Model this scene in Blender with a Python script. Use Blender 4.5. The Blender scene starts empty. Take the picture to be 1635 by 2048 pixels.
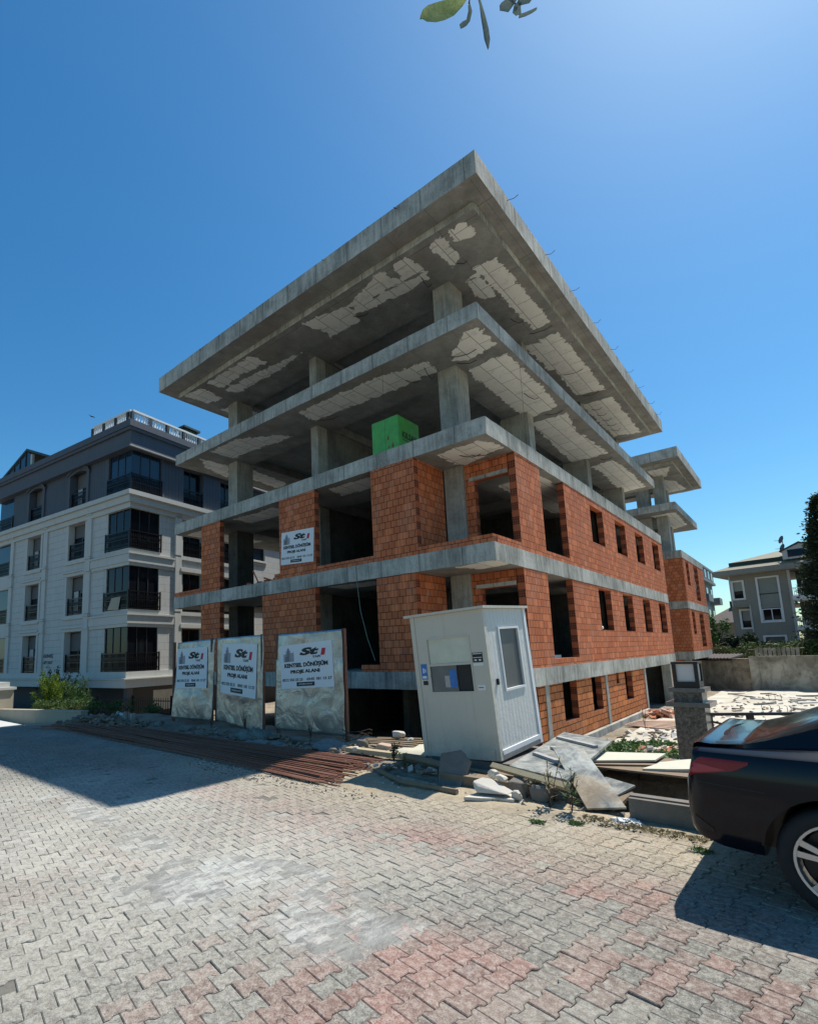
import bpy, bmesh, math, random
import numpy as np
from mathutils import Matrix, Vector, noise as mn
D = bpy.data
scene = bpy.context.scene
COL = scene.collection
R = math.radians
G = -1.15                     # street level; storey slabs at 0, 3, 6.08, 9.10
# ------------------------------------------------------------------ camera, sky, sun
cam_d = D.cameras.new('camera'); cam = D.objects.new('camera', cam_d); COL.objects.link(cam)
cr = Vector((0.741626, 0.670071, -0.031568)); cu = Vector((0.118905, -0.084997, 0.989261)); cf = Vector((-0.660191, 0.737415, 0.142711))
M = Matrix((cr, cu, -cf)).transposed().to_4x4(); M.translation = Vector((5.2021, -11.2544, 0.5074))
cam.matrix_world = M
cam_d.sensor_fit = 'HORIZONTAL'; cam_d.sensor_width = 36; cam_d.lens = 1040.2456 / 1635 * 36
cam_d.shift_x = (817.5 - 677.394) / 1635; cam_d.shift_y = (1158.463 - 1024) / 1635
cam_d.clip_start = 0.05; cam_d.clip_end = 3000
scene.camera = cam
SUN = Vector((0.1084, 0.4854, 0.8676)).normalized()
w = D.worlds.new('World'); scene.world = w; w.use_nodes = True
wn = w.node_tree; sky = wn.nodes.new('ShaderNodeTexSky'); sky.sky_type = 'NISHITA'; sky.sun_disc = False
sky.sun_elevation = math.asin(SUN.z); sky.sun_rotation = math.atan2(SUN.x, SUN.y)
sky.air_density = 1.1; sky.dust_density = 0.6; sky.ozone_density = 2.6; sky.altitude = 50
hsv = wn.nodes.new('ShaderNodeHueSaturation'); hsv.inputs['Saturation'].default_value = 1.32; hsv.inputs['Hue'].default_value = .495
wn.links.new(sky.outputs[0], hsv.inputs['Color']); tint = wn.nodes.new('ShaderNodeMix'); tint.data_type = 'RGBA'; tint.blend_type = 'MULTIPLY'; tint.inputs[0].default_value = 1; tint.inputs[7].default_value = (.84, 1.09, 1.13, 1)
wn.links.new(hsv.outputs[0], tint.inputs[6]); wn.links.new(tint.outputs[2], wn.nodes['Background'].inputs[0]); wn.nodes['Background'].inputs[1].default_value = 0.095
sl = D.lights.new('sun', 'SUN'); sl.energy = 5.0; sl.angle = R(0.53); sl.color = (1, 0.955, 0.88)
so = D.objects.new('sun', sl); COL.objects.link(so); so.rotation_euler = SUN.to_track_quat('Z', 'Y').to_euler()
scene.view_settings.view_transform = 'Standard'; scene.view_settings.look = 'None'
scene.view_settings.exposure = 0.36; scene.view_settings.gamma = 1.0
scene.cycles.max_bounces = 6; scene.cycles.diffuse_bounces = 3
scene.cycles.use_denoising = True

# ------------------------------------------------------------------ materials
class NT:
    def __init__(s, name):
        s.m = D.materials.new(name); s.m.use_nodes = True; s.t = s.m.node_tree
        s.b = s.t.nodes['Principled BSDF']; s._tc = None
    def n(s, typ, **k):
        nd = s.t.nodes.new(typ)
        for a, v in k.items(): setattr(nd, a, v)
        return nd
    def put(s, sock, v):
        if isinstance(v, bpy.types.NodeSocket): s.t.links.new(v, sock)
        elif isinstance(v, (tuple, list)):
            v = tuple(v); sock.default_value = v + (1,) if (len(v) == 3 and len(sock.default_value) == 4) else v
        else: sock.default_value = v
    def tc(s, o='Object'):
        if not s._tc: s._tc = s.n('ShaderNodeTexCoord')
        return s._tc.outputs[o]
    def map(s, v, sc=(1, 1, 1), rot=(0, 0, 0), loc=(0, 0, 0)):
        m = s.n('ShaderNodeMapping'); s.put(m.inputs[0], v); m.inputs[1].default_value = loc; m.inputs[2].default_value = rot; m.inputs[3].default_value = sc
        return m.outputs[0]
    def noise(s, v, scale, det=5, rough=.55, dist=0):
        m = s.n('ShaderNodeTexNoise'); s.put(m.inputs['Vector'], v); m.inputs['Scale'].default_value = scale
        m.inputs['Detail'].default_value = det; m.inputs['Roughness'].default_value = rough; m.inputs['Distortion'].default_value = dist
        return m.outputs[0]
    def ramp(s, f, a, b, ca=(0, 0, 0), cb=(1, 1, 1)):
        if a > b: a, b, ca, cb = b, a, cb, ca
        m = s.n('ShaderNodeValToRGB'); s.put(m.inputs[0], f); e = m.color_ramp.elements
        e[0].position = a; e[1].position = b; e[0].color = tuple(ca) + (1,); e[1].color = tuple(cb) + (1,)
        return m.outputs[0]
    def mix(s, f, a, b, mode='MIX'):
        m = s.n('ShaderNodeMix', data_type='RGBA', blend_type=mode)
        s.put(m.inputs[0], f); s.put(m.inputs[6], a); s.put(m.inputs[7], b)
        return m.outputs[2]
    def math(s, op, a, b=0.0, c=0.0):
        m = s.n('ShaderNodeMath', operation=op); s.put(m.inputs[0], a); s.put(m.inputs[1], b)
        if op in ('MULTIPLY_ADD',): s.put(m.inputs[2], c)
        return m.outputs[0]
    def sep(s, v):
        m = s.n('ShaderNodeSeparateXYZ'); s.put(m.inputs[0], v); return m.outputs
    def comb(s, x, y, z=0.0):
        m = s.n('ShaderNodeCombineXYZ'); s.put(m.inputs[0], x); s.put(m.inputs[1], y); s.put(m.inputs[2], z); return m.outputs[0]
    def attr(s, name):
        m = s.n('ShaderNodeAttribute', attribute_name=name); return m.outputs
    def bump(s, h, st=.3, dist=.01, prev=None):
        m = s.n('ShaderNodeBump'); s.put(m.inputs['Height'], h); m.inputs['Strength'].default_value = st; m.inputs['Distance'].default_value = dist
        if prev is not None: s.put(m.inputs['Normal'], prev)
        return m.outputs[0]
    def fin(s, col, rough=.85, met=0.0, normal=None, spec=None):
        s.put(s.b.inputs['Base Color'], col); s.put(s.b.inputs['Roughness'], rough); s.put(s.b.inputs['Metallic'], met)
        if normal is not None: s.put(s.b.inputs['Normal'], normal)
        if spec is not None: s.b.inputs['Specular IOR Level'].default_value = spec
        return s.m
    def wall_uv(s):
        """u runs along the wall whichever way it faces, v is height"""
        x, y, z = s.sep(s.tc()); nx = s.sep(s.tc('Normal'))[0]
        side = s.math('GREATER_THAN', s.math('ABSOLUTE', nx), .5)
        d = s.math('SUBTRACT', y, x)
        u = s.math('MULTIPLY_ADD', side, d, x)
        return u, z, side
def flat(name, col, rough=.8, met=0.0, var=.12, sc=3.0, bump=0.0, spec=None):
    t = NT(name); n1 = t.noise(t.tc(), sc, 5)
    c = t.mix(n1, tuple(max(0, x * (1 - var)) for x in col), tuple(x * (1 + var) for x in col))
    nb = t.bump(t.noise(t.tc(), sc * 8, 4), bump, .01) if bump else None
    return t.fin(c, rough, met, nb, spec)

def concrete(name, lo, hi, seams=True, streak=.5):
    t = NT(name); P = t.tc()
    n1 = t.noise(P, .9, 8, .62, .3); n2 = t.noise(P, 7, 8, .7); u, z, side = t.wall_uv()
    st = t.noise(t.comb(t.math('MULTIPLY', u, 9.0), t.math('MULTIPLY', z, .9), side), 1.0, 6, .65)
    c = t.mix(t.ramp(n1, .36, .64), tuple(x * .85 for x in lo), tuple(x * 1.08 for x in hi)); n5 = t.noise(P, 22, 8, .8); c = t.mix(t.math('MULTIPLY', t.ramp(n5, .5, .66), .4), c, tuple(x * .55 for x in lo)); c = t.mix(t.math('MULTIPLY', t.ramp(n5, .46, .34), .35), c, tuple(min(.8, x * 1.35) for x in hi))
    c = t.mix(t.math('MULTIPLY', t.ramp(n2, .5, .72), .45), c, tuple(x * .6 for x in lo))
    c = t.mix(t.math('MULTIPLY', t.ramp(st, .46, .7), streak), c, tuple(min(.8, x * 1.45) for x in hi))
    c = t.mix(t.math('MULTIPLY', t.ramp(st, .5, .28), streak * .9), c, tuple(x * .5 for x in lo))
    h = n2
    if seams:
        wob = t.math('MULTIPLY_ADD', t.noise(t.comb(0.0, 0.0, z), 3, 2), .04, u)
        f = t.math('FRACT', t.math('MULTIPLY', wob, .81)); s1 = t.math('LESS_THAN', f, .016); c = t.mix(t.math('MULTIPLY', t.ramp(t.math('PINGPONG', t.math('ADD', f, .008), .5), .10, .0), .25), c, tuple(x * .5 for x in lo))
        c = t.mix(t.math('MULTIPLY', s1, .75), c, (.05, .05, .045))
    vo = t.n('ShaderNodeTexVoronoi'); t.put(vo.inputs['Vector'], P); vo.inputs['Scale'].default_value = 7
    pit = t.math('LESS_THAN', vo.outputs[0], .07)
    c = t.mix(t.math('MULTIPLY', pit, .7), c, (.06, .06, .055))
    return t.fin(c, .88, 0, t.bump(t.math('MULTIPLY_ADD', n5, .5, h), .6, .014), .25)
M_conc = concrete('weathered_concrete', (.27, .265, .23), (.50, .485, .42), True, .38)
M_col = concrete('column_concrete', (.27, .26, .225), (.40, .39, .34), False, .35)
M_dark_conc = concrete('shaded_inner_concrete', (.06, .06, .052), (.11, .108, .095), False, .3)  # darkened copy of the concrete, interior shade put into its colour

M_shear = concrete('shaded_wall_concrete', (.13, .13, .115), (.20, .20, .18), False, .3)  # shear wall's interior shade is put into this darker concrete colour
def soffit():
    t = NT('slab_underside'); P = t.tc()
    a = t.attr('patch')[2]
    nz = t.noise(P, 3.2, 7, .6, .6)
    v = t.math('ADD', a, t.math('MULTIPLY', t.math('SUBTRACT', nz, .5), 1.1))
    m = t.ramp(v, .49, .515)
    base = t.mix(t.ramp(t.noise(P, 1.3, 8, .65), .3, .7), (.175, .178, .165), (.33, .33, .305))
    base = t.mix(t.math('MULTIPLY', t.ramp(t.noise(P, .5, 5), .52, .62), .5), base, (.25, .215, .185))
    x, y, z = t.sep(P)
    fj = t.math('MINIMUM', t.math('FRACT', t.math('MULTIPLY', x, .8)), t.math('FRACT', t.math('MULTIPLY', y, .4))); base = t.mix(t.math('MULTIPLY', t.math('LESS_THAN', fj, .010), .55), base, (.07, .07, .065))
    st2 = t.noise(P, 16, 8, .8); base = t.mix(t.math('MULTIPLY', t.ramp(st2, .52, .68), .4), base, (.10, .10, .09)); base = t.mix(t.math('MULTIPLY', t.ramp(t.noise(P, 2.6, 8, .75, .8), .56, .66), .4), base, (.44, .43, .39))
    bk = t.n('ShaderNodeTexBrick'); t.put(bk.inputs['Vector'], t.comb(y, x)); bk.offset = .5
    for k, vv in (('Scale', 1.0), ('Brick Width', .98), ('Row Height', .5), ('Mortar Size', .008), ('Mortar Smooth', .1)): bk.inputs[k].default_value = vv
    bk.inputs['Color1'].default_value = (.84, .83, .77, 1); bk.inputs['Color2'].default_value = (.74, .73, .67, 1); bk.inputs['Mortar'].default_value = (.16, .15, .14, 1)
    pc = t.mix(t.math('MULTIPLY', t.ramp(t.noise(P, 5, 6, .7), .52, .74), .6), bk.outputs[0], (.42, .40, .36))
    c = t.mix(m, base, pc)
    return t.fin(c, .9, 0, t.bump(t.math('SUBTRACT', t.noise(P, 9, 6), t.math('MULTIPLY', m, .8)), .5, .02), .2)
M_soffit = soffit()

def brick(name, bw, bh, c1, c2, mortar, dust, groove=True, mort=.007, phase=0.0):
    t = NT(name); u, z, side = t.wall_uv()
    nz = t.noise(t.tc(), 2.2, 3)
    uu = t.math('MULTIPLY_ADD', nz, .02, t.math('ADD', u, phase)); vv = t.math('MULTIPLY_ADD', t.noise(t.comb(t.math('MULTIPLY', u, .5), z, side), 1.7, 2), .03, z)
    bk = t.n('ShaderNodeTexBrick'); t.put(bk.inputs['Vector'], t.comb(uu, vv)); bk.offset = .5; bk.squash = 1
    for k, x in (('Scale', 1.0), ('Brick Width', bw), ('Row Height', bh), ('Mortar Size', mort), ('Mortar Smooth', .25), ('Bias', .1)): bk.inputs[k].default_value = x
    t.put(bk.inputs['Color1'], c1); t.put(bk.inputs['Color2'], c2); t.put(bk.inputs['Mortar'], mortar)
    # per-brick tone from a coarse white noise on snapped coordinates
    row = t.math('FLOOR', t.math('DIVIDE', vv, bh)); off = t.math('MULTIPLY', t.math('MODULO', t.math('ABSOLUTE', row), 2.0), .5)
    cx = t.math('FLOOR', t.math('ADD', t.math('DIVIDE', uu, bw), off))
    wn_ = t.n('ShaderNodeTexWhiteNoise', noise_dimensions='3D'); t.put(wn_.inputs[0], t.comb(cx, row, side))
    c = t.mix(t.math('MULTIPLY', wn_.outputs[0], .30), bk.outputs[0], tuple(x * .55 for x in c2))
    c = t.mix(t.math('MULTIPLY', t.math('GREATER_THAN', wn_.outputs[0], .86), .4), c, tuple(min(1, x * 1.5) for x in c1))
    c = t.mix(t.math('MULTIPLY', t.ramp(t.noise(t.comb(t.math('MULTIPLY', u, 1.2), t.math('MULTIPLY', z, .8), side), 1.3, 7, .7), .5, .75), dust), c, (.42, .33, .25))
    c = t.mix(t.math('MULTIPLY', t.ramp(t.noise(t.tc(), 14, 5, .7), .55, .75), .3), c, tuple(x * .5 for x in c2))
    sme = t.math('MULTIPLY', t.ramp(t.noise(t.tc(), 5, 6, .75, .6), .58, .66), t.ramp(t.noise(t.tc(), .7, 3), .45, .6)); c = t.mix(t.math('MULTIPLY', sme, .6), c, (.34, .30, .26))
    hgt = t.math('MULTIPLY', bk.outputs[1], -1.0)
    if groove:
        wv = t.n('ShaderNodeTexWave', wave_type='BANDS', bands_direction='X'); t.put(wv.inputs[0], t.comb(u, z)); wv.inputs['Scale'].default_value = 12; wv.inputs['Distortion'].default_value = .3
        hgt = t.math('MULTIPLY_ADD', wv.outputs[1], .22, hgt)
        c = t.mix(t.math('MULTIPLY', t.ramp(wv.outputs[1], .35, .0), .22), c, tuple(x * .4 for x in c2))  # groove troughs darkened in the colour to look shadowed
    return t.fin(c, .85, 0, t.bump(hgt, .8, .012), .2)
M_brick = brick('hollow_clay_brick', .19, .19, (.68, .215, .09), (.54, .15, .06), (.07, .03, .02), .30, True, .009)
M_brick_low = brick('basement_clay_brick', .40, .19, (.64, .22, .07), (.54, .17, .055), (.035, .018, .01), .2, True, .015)
def reveal():
    t = NT('brick_ends'); u, z, side = t.wall_uv()
    row = t.math('MODULO', t.math('ABSOLUTE', t.math('FLOOR', t.math('DIVIDE', z, .19))), 2.0)
    f = t.math('FRACT', t.math('DIVIDE', z, .19)); joint = t.math('LESS_THAN', f, .05)
    c = t.mix(row, (.40, .115, .05), (.24, .075, .04))
    hz = t.math('LESS_THAN', t.math('FRACT', t.math('MULTIPLY', u, 16.0)), .55); hv = t.math('LESS_THAN', t.math('FRACT', t.math('MULTIPLY', z, 16.0)), .6)
    hole = t.math('MULTIPLY', t.math('MULTIPLY', hz, hv), row)
    c = t.mix(t.math('MULTIPLY', hole, .8), c, (.02, .01, .008)); c = t.mix(joint, c, (.04, .02, .015))
    return t.fin(c, .9, 0, None, .2)
M_reveal = reveal()

def paver():
    t = NT('paving_blocks'); P = t.tc(); tone = t.attr('tone')[0]
    n1 = t.noise(P, 26, 6, .75); n2 = t.noise(P, 1.1, 6, .6); n3 = t.noise(P, 120, 3, .7); sm2 = t.noise(t.map(P, (1, .38, 1), (0, 0, R(-32))), 15, 10, .8, .5)
    c = t.mix(t.math('MULTIPLY', t.ramp(n1, .45, .68), .5), tone, (.50, .49, .43))
    c = t.mix(t.math('MULTIPLY', t.ramp(n1, .5, .34), .5), c, (.085, .08, .07))
    c = t.mix(t.math('MULTIPLY', t.ramp(n3, .52, .64), .6), c, (.05, .047, .043)); n4 = t.noise(P, 170, 2, .6); c = t.mix(t.math('MULTIPLY', t.ramp(n4, .60, .68), .55), c, (.50, .47, .41))
    c = t.mix(t.math('MULTIPLY', t.ramp(n2, .5, .75), .35), c, (.42, .385, .32))
    sm = t.attr('smear')[2]
    v = t.math('ADD', sm, t.math('MULTIPLY', t.math('SUBTRACT', t.noise(t.map(P, (1, .45, 1), (0, 0, R(-32))), 8, 10, .8, .4), .5), 1.6))
    c = t.mix(t.math('MULTIPLY', t.ramp(v, .28, .62), .8), c, t.mix(t.ramp(sm2, .40, .56), (.20, .20, .19), (.46, .46, .42)))
    return t.fin(c, .9, 0, t.bump(t.math('ADD', t.noise(P, 55, 7, .75), t.math('MULTIPLY', n1, 1.2)), .55, .006), .2)
M_paver = paver()
def jointm():
    t = NT('joint_sand'); P = t.tc(); sm = t.attr('smear')[2]; du = t.attr('dust')[2]
    n1 = t.noise(P, 16, 8, .75)
    c = t.mix(n1, (.075, .068, .058), (.25, .235, .20))
    c = t.mix(du, c, t.mix(t.ramp(n1, .3, .7), (.26, .21, .14), (.48, .40, .28)))
    cem = t.mix(t.ramp(t.noise(t.map(P, (1, .38, 1), (0, 0, R(-32))), 15, 10, .8, .5), .4, .6), (.20, .20, .195), (.50, .50, .46))
    c = t.mix(sm, c, cem)
    return t.fin(c, .92, 0, t.bump(t.noise(P, 30, 8, .8), .8, .012), .15)
M_joint = jointm()
def soil():
    t = NT('site_soil'); P = t.tc(); n1 = t.noise(P, 1.0, 9, .7); n2 = t.noise(P, 14, 6, .75)
    c = t.mix(t.ramp(n1, .35, .65), (.16, .13, .095), (.34, .29, .22))
    c = t.mix(t.math('MULTIPLY', t.ramp(n2, .55, .7), .6), c, (.48, .44, .37))
    c = t.mix(t.math('MULTIPLY', t.ramp(n2, .45, .3), .6), c, (.06, .055, .04))
    return t.fin(c, .95, 0, t.bump(t.math('ADD', n2, n1), .8, .04), .1)
M_soil = soil()
def yard():
    t = NT('courtyard_concrete'); P = t.tc(); n1 = t.noise(P, .7, 8, .65); n2 = t.noise(P, 11, 7, .75)
    c = t.mix(t.ramp(n1, .35, .62), (.42, .385, .31), (.58, .55, .47))
    c = t.mix(t.math('MULTIPLY', t.ramp(n2, .57, .7), .5), c, (.26, .23, .18))
    return t.fin(c, .9, 0, t.bump(n2, .8, .03), .15)
M_yard = yard()

def stucco(name, a, b, groove=None, vert=False):
    t = NT(name); u, z, side = t.wall_uv(); n1 = t.noise(t.tc(), 1.5, 7, .6)
    c = t.mix(n1, a, b)
    st = t.noise(t.comb(t.math('MULTIPLY', u, 5.0), t.math('MULTIPLY', z, .5), side), 1.0, 5, .6)
    c = t.mix(t.math('MULTIPLY', t.ramp(st, .52, .75), .3), c, tuple(x * .6 for x in a))
    nb = None
    if groove:
        q = u if vert else z
        f = t.math('FRACT', t.math('DIVIDE', q, groove)); g = t.math('LESS_THAN', f, .045 if not vert else .10)
        if not vert:
            row = t.math('MODULO', t.math('ABSOLUTE', t.math('FLOOR', t.math('DIVIDE', z, groove))), 2.0)
            f2 = t.math('FRACT', t.math('ADD', t.math('DIVIDE', u, 1.05), t.math('MULTIPLY', row, .5)))
            g = t.math('MAXIMUM', g, t.math('LESS_THAN', f2, .016))
        c = t.mix(t.math('MULTIPLY', g, .55), c, tuple(x * .35 for x in a))
        nb = t.bump(t.math('MULTIPLY', g, -1.0), .6, .02)
    return t.fin(c, .75, 0, nb, .3)
M_white = stucco('white_stone_cladding', (.44, .445, .42), (.52, .52, .49), .37)
M_trim = stucco('pale_trim', (.46, .46, .43), (.54, .54, .50))
M_gcl = stucco('slate_grey_cladding', (.070, .085, .105), (.09, .108, .13), .22, True)
M_gtrim = stucco('slate_grey_trim', (.078, .09, .11), (.10, .113, .135))
M_beige = stucco('beige_render', (.34, .30, .225), (.42, .375, .29))
M_siding = stucco('grey_horizontal_siding', (.25, .24, .205), (.30, .29, .25), .16)
M_stain = None
def stain():
    t = NT('stained_plaster'); u, z, side = t.wall_uv(); n1 = t.noise(t.tc(), .8, 8, .7, .5)
    st = t.noise(t.comb(t.math('MULTIPLY', u, 3.0), t.math('MULTIPLY', z, .7), side), 1.0, 7, .7)
    c = t.mix(t.ramp(n1, .4, .6), (.22, .20, .155), (.50, .47, .38)); c = t.mix(t.math('MULTIPLY', t.ramp(st, .5, .7), .6), c, (.07, .06, .05))
    return t.fin(c, .9, 0, t.bump(n1, .4, .03), .2)
M_stain = stain()
M_glass = flat('dark_window_glass', (.008, .010, .014), .08, 0, .2, 1, 0, .3)
M_glass2 = flat('blue_window_glass', (.012, .030, .055), .08, 0, .3, .6, 0, .45)
M_blind = flat('grey_roller_blind', (.11, .11, .11), .7)
M_curtain = flat('pale_curtain', (.45, .45, .43), .9, 0, .25, 5)
M_black = flat('black_metal', (.012, .012, .014), .35, .3)
M_winfr = flat('dark_window_frame', (.03, .032, .036), .5)
M_white_p = flat('white_paint', (.72, .72, .70), .6)
M_void = flat('void_shade', (.035, .033, .03), .9)  # near-black colour stands in for the shade deep inside voids
M_rust = flat('rusty_steel', (.19, .082, .05), .8, .1, .5, 18, .4)
M_rebar = flat('dark_rebar', (.06, .035, .025), .8, .3, .4, 14)
def galv():
    t = NT('crumpled_galvanised_sheet'); P = t.tc()
    n1 = t.noise(P, 2.3, 5, .6, 1.2); n2 = t.noise(P, 9, 7, .7, .8)
    c = t.mix(t.ramp(n1, .35, .65), (.30, .30, .29), (.50, .50, .48)); c = t.mix(t.math('MULTIPLY', t.ramp(n2, .58, .72), .6), c, (.16, .15, .13))
    rr = t.ramp(n2, .3, .7, (.24, .24, .24), (.42, .42, .42))
    return t.fin(c, rr, .8, t.bump(t.math('MULTIPLY_ADD', n1, 1.0, t.math('MULTIPLY', n2, .12)), .6, .04))
M_galv = galv()
M_poster = flat('poster_vinyl', (.78, .77, .76), .55, 0, .04, 3, .05)
M_ink = flat('black_ink', (.012, .012, .012), .6)
M_red = flat('red_ink', (.55, .02, .04), .6)
M_greyink = flat('grey_ink', (.36, .36, .38), .7, 0, .25, 18)
M_greyink2 = flat('darker_grey_ink', (.20, .20, .21), .7, 0, .3, 25)
def boothm():
    t = NT('off_white_sheet_metal'); P = t.tc(); x, y, z = t.sep(P); n1 = t.noise(P, 2.2, 7, .65)
    c = t.mix(n1, (.53, .475, .38), (.61, .555, .455)); st = t.noise(t.map(P, (9, 9, .8)), 1.0, 7, .7)
    c = t.mix(t.math('MULTIPLY', t.ramp(st, .54, .74), .22), c, (.26, .22, .17)); low = t.ramp(z, .5, .0)
    c = t.mix(t.math('MULTIPLY', t.math('MULTIPLY', low, t.ramp(t.noise(P, 7, 7, .75), .4, .65)), .4), c, (.27, .22, .16))
    sp = t.n('ShaderNodeTexVoronoi'); t.put(sp.inputs['Vector'], P); sp.inputs['Scale'].default_value = 4.5; c = t.mix(t.math('MULTIPLY', t.math('LESS_THAN', sp.outputs[0], .035), .8), c, (.14, .07, .04))
    return t.fin(c, .5, 0, t.bump(t.math('MULTIPLY_ADD', t.noise(P, 3.2, 3), 2.0, n1), .35, .02), .35)
M_booth = boothm()
def boothside():
    t = NT('dented_white_door'); P = t.tc(); y = t.sep(P)[1]
    wv = t.n('ShaderNodeTexWave', wave_type='BANDS', bands_direction='Y'); t.put(wv.inputs[0], P); wv.inputs['Scale'].default_value = 3.2; wv.inputs['Distortion'].default_value = .2
    n2 = t.noise(P, 6, 6, .7); n1 = t.noise(t.map(P, (1, 4, .7)), 3, 6, .7)
    c = t.mix(n1, (.52, .51, .47), (.64, .63, .59)); c = t.mix(t.math('MULTIPLY', t.ramp(n2, .6, .72), .4), c, (.30, .28, .25))
    return t.fin(c, .45, 0, t.bump(t.math('MULTIPLY_ADD', wv.outputs[1], .28, t.math('MULTIPLY', n2, 1.3)), .5, .012), .4)
M_bdoor = boothside()
M_blue = flat('blue_sticker', (.03, .16, .45), .5, 0, .5, 25)
M_foam = flat('pale_foam_stone', (.52, .48, .41), .9, 0, .15, 6, .5)
M_stone = flat('rough_stone', (.17, .15, .125), .9, 0, .35, 7, .7)
M_ply = flat('grey_plywood', (.33, .33, .32), .8, 0, .3, 9, .3)
def board(nm='cement_stained_board', k=0.0, br=1.0):
    t = NT(nm); P = t.tc(); n1 = t.noise(P, 4, 9, .72, .3); n2 = t.noise(P, 1.3, 3)
    c = t.mix(t.ramp(n1, .4, .62), tuple(q * br for q in (.11, .12, .12)), tuple(q * br for q in (.33, .335, .30))); c = t.mix(t.math('MULTIPLY', t.ramp(n2, .58 - k, .7 - k), .5), c, (.36, .24, .12))
    return t.fin(c, .8, 0, t.bump(n1, .4, .01), .25)
M_board = board(); M_board2 = board('brown_stained_board', .12, 1.35)
M_pale = flat('pale_sheathing_board', (.50, .48, .38), .8, 0, .12, 5, .2)
M_wood = flat('weathered_timber', (.20, .145, .09), .85, 0, .3, 8, .3)
M_wood2 = flat('yellow_timber', (.38, .32, .20), .85, 0, .2, 8, .3)
def granite():
    t = NT('mottled_grey_granite'); P = t.tc(); n1 = t.noise(P, 16, 9, .8, .4)
    c = t.mix(t.ramp(n1, .42, .62), (.02, .024, .024), (.14, .135, .125)); return t.fin(c, .28, 0, None, .5)
M_granite = granite()
M_capst = flat('polished_stone_cap', (.10, .105, .10), .22, 0, .5, 14)
M_lantern = flat('frosted_lantern_pane', (.55, .54, .52), .6, 0, .12, 4)
M_green = flat('green_film_wrap', (.10, .40, .07), .35, 0, .35, 4, .3)
def leafm(name, a, b, sc=2.0):
    t = NT(name); n1 = t.noise(t.tc(), sc, 4); n2 = t.noise(t.tc(), sc * 9, 2)
    c = t.mix(t.ramp(t.math('MULTIPLY_ADD', n2, .5, t.math('MULTIPLY', n1, .6)), .35, .75), a, b)
    m = t.fin(c, .6, 0, None, .3)
    tr = t.n('ShaderNodeBsdfTranslucent'); t.put(tr.inputs[0], c); mx = t.n('ShaderNodeMixShader'); mx.inputs[0].default_value = .3
    o = t.t.nodes['Material Output']; t.t.links.new(t.b.outputs[0], mx.inputs[1]); t.t.links.new(tr.outputs[0], mx.inputs[2]); t.t.links.new(mx.outputs[0], o.inputs[0])
    return m
M_leaf = leafm('green_foliage', (.035, .07, .02), (.10, .16, .045))
M_juni = leafm('bright_juniper', (.06, .12, .02), (.26, .36, .05))
M_dleaf = leafm('dark_conifer_foliage', (.014, .028, .014), (.05, .075, .035))
M_dry = leafm('dry_weed', (.16, .13, .07), (.30, .26, .15))
M_grass = leafm('short_green_weeds', (.04, .09, .025), (.09, .17, .05), 4)
M_bark = flat('bark', (.10, .07, .05), .9, 0, .3, 8, .5)
M_roof = flat('weathered_olive_shingles', (.24, .22, .15), .85, 0, .25, 3, .5)
M_dgreen = flat('dark_green_fascia', (.012, .03, .022), .5)
M_teal = flat('teal_render', (.04, .085, .09), .7, 0, .25, .5)
M_tealtrim = flat('pale_teal_trim', (.19, .22, .215), .7, 0, .2, .8)
M_tile = flat('grey_roof_tiles', (.15, .12, .11), .85, 0, .3, 8, .6)
def carp():
    t = NT('black_car_paint'); m = t.fin((.003, .004, .008), .16, .0, None, .22)
    t.b.inputs['Coat Weight'].default_value = .22; t.b.inputs['Coat Roughness'].default_value = .03
    return m
M_car = carp()
M_tyre = flat('tyre_rubber', (.015, .015, .015), .8, 0, .2, 20, .3)
M_rim = flat('silver_alloy', (.55, .55, .55), .3, .8, .05)
M_lamp = flat('red_lamp_lens', (.22, .003, .010), .16, 0, .5, 5, 0, .3)
M_chrome = flat('chrome', (.7, .7, .7), .1, 1.0)

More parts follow.
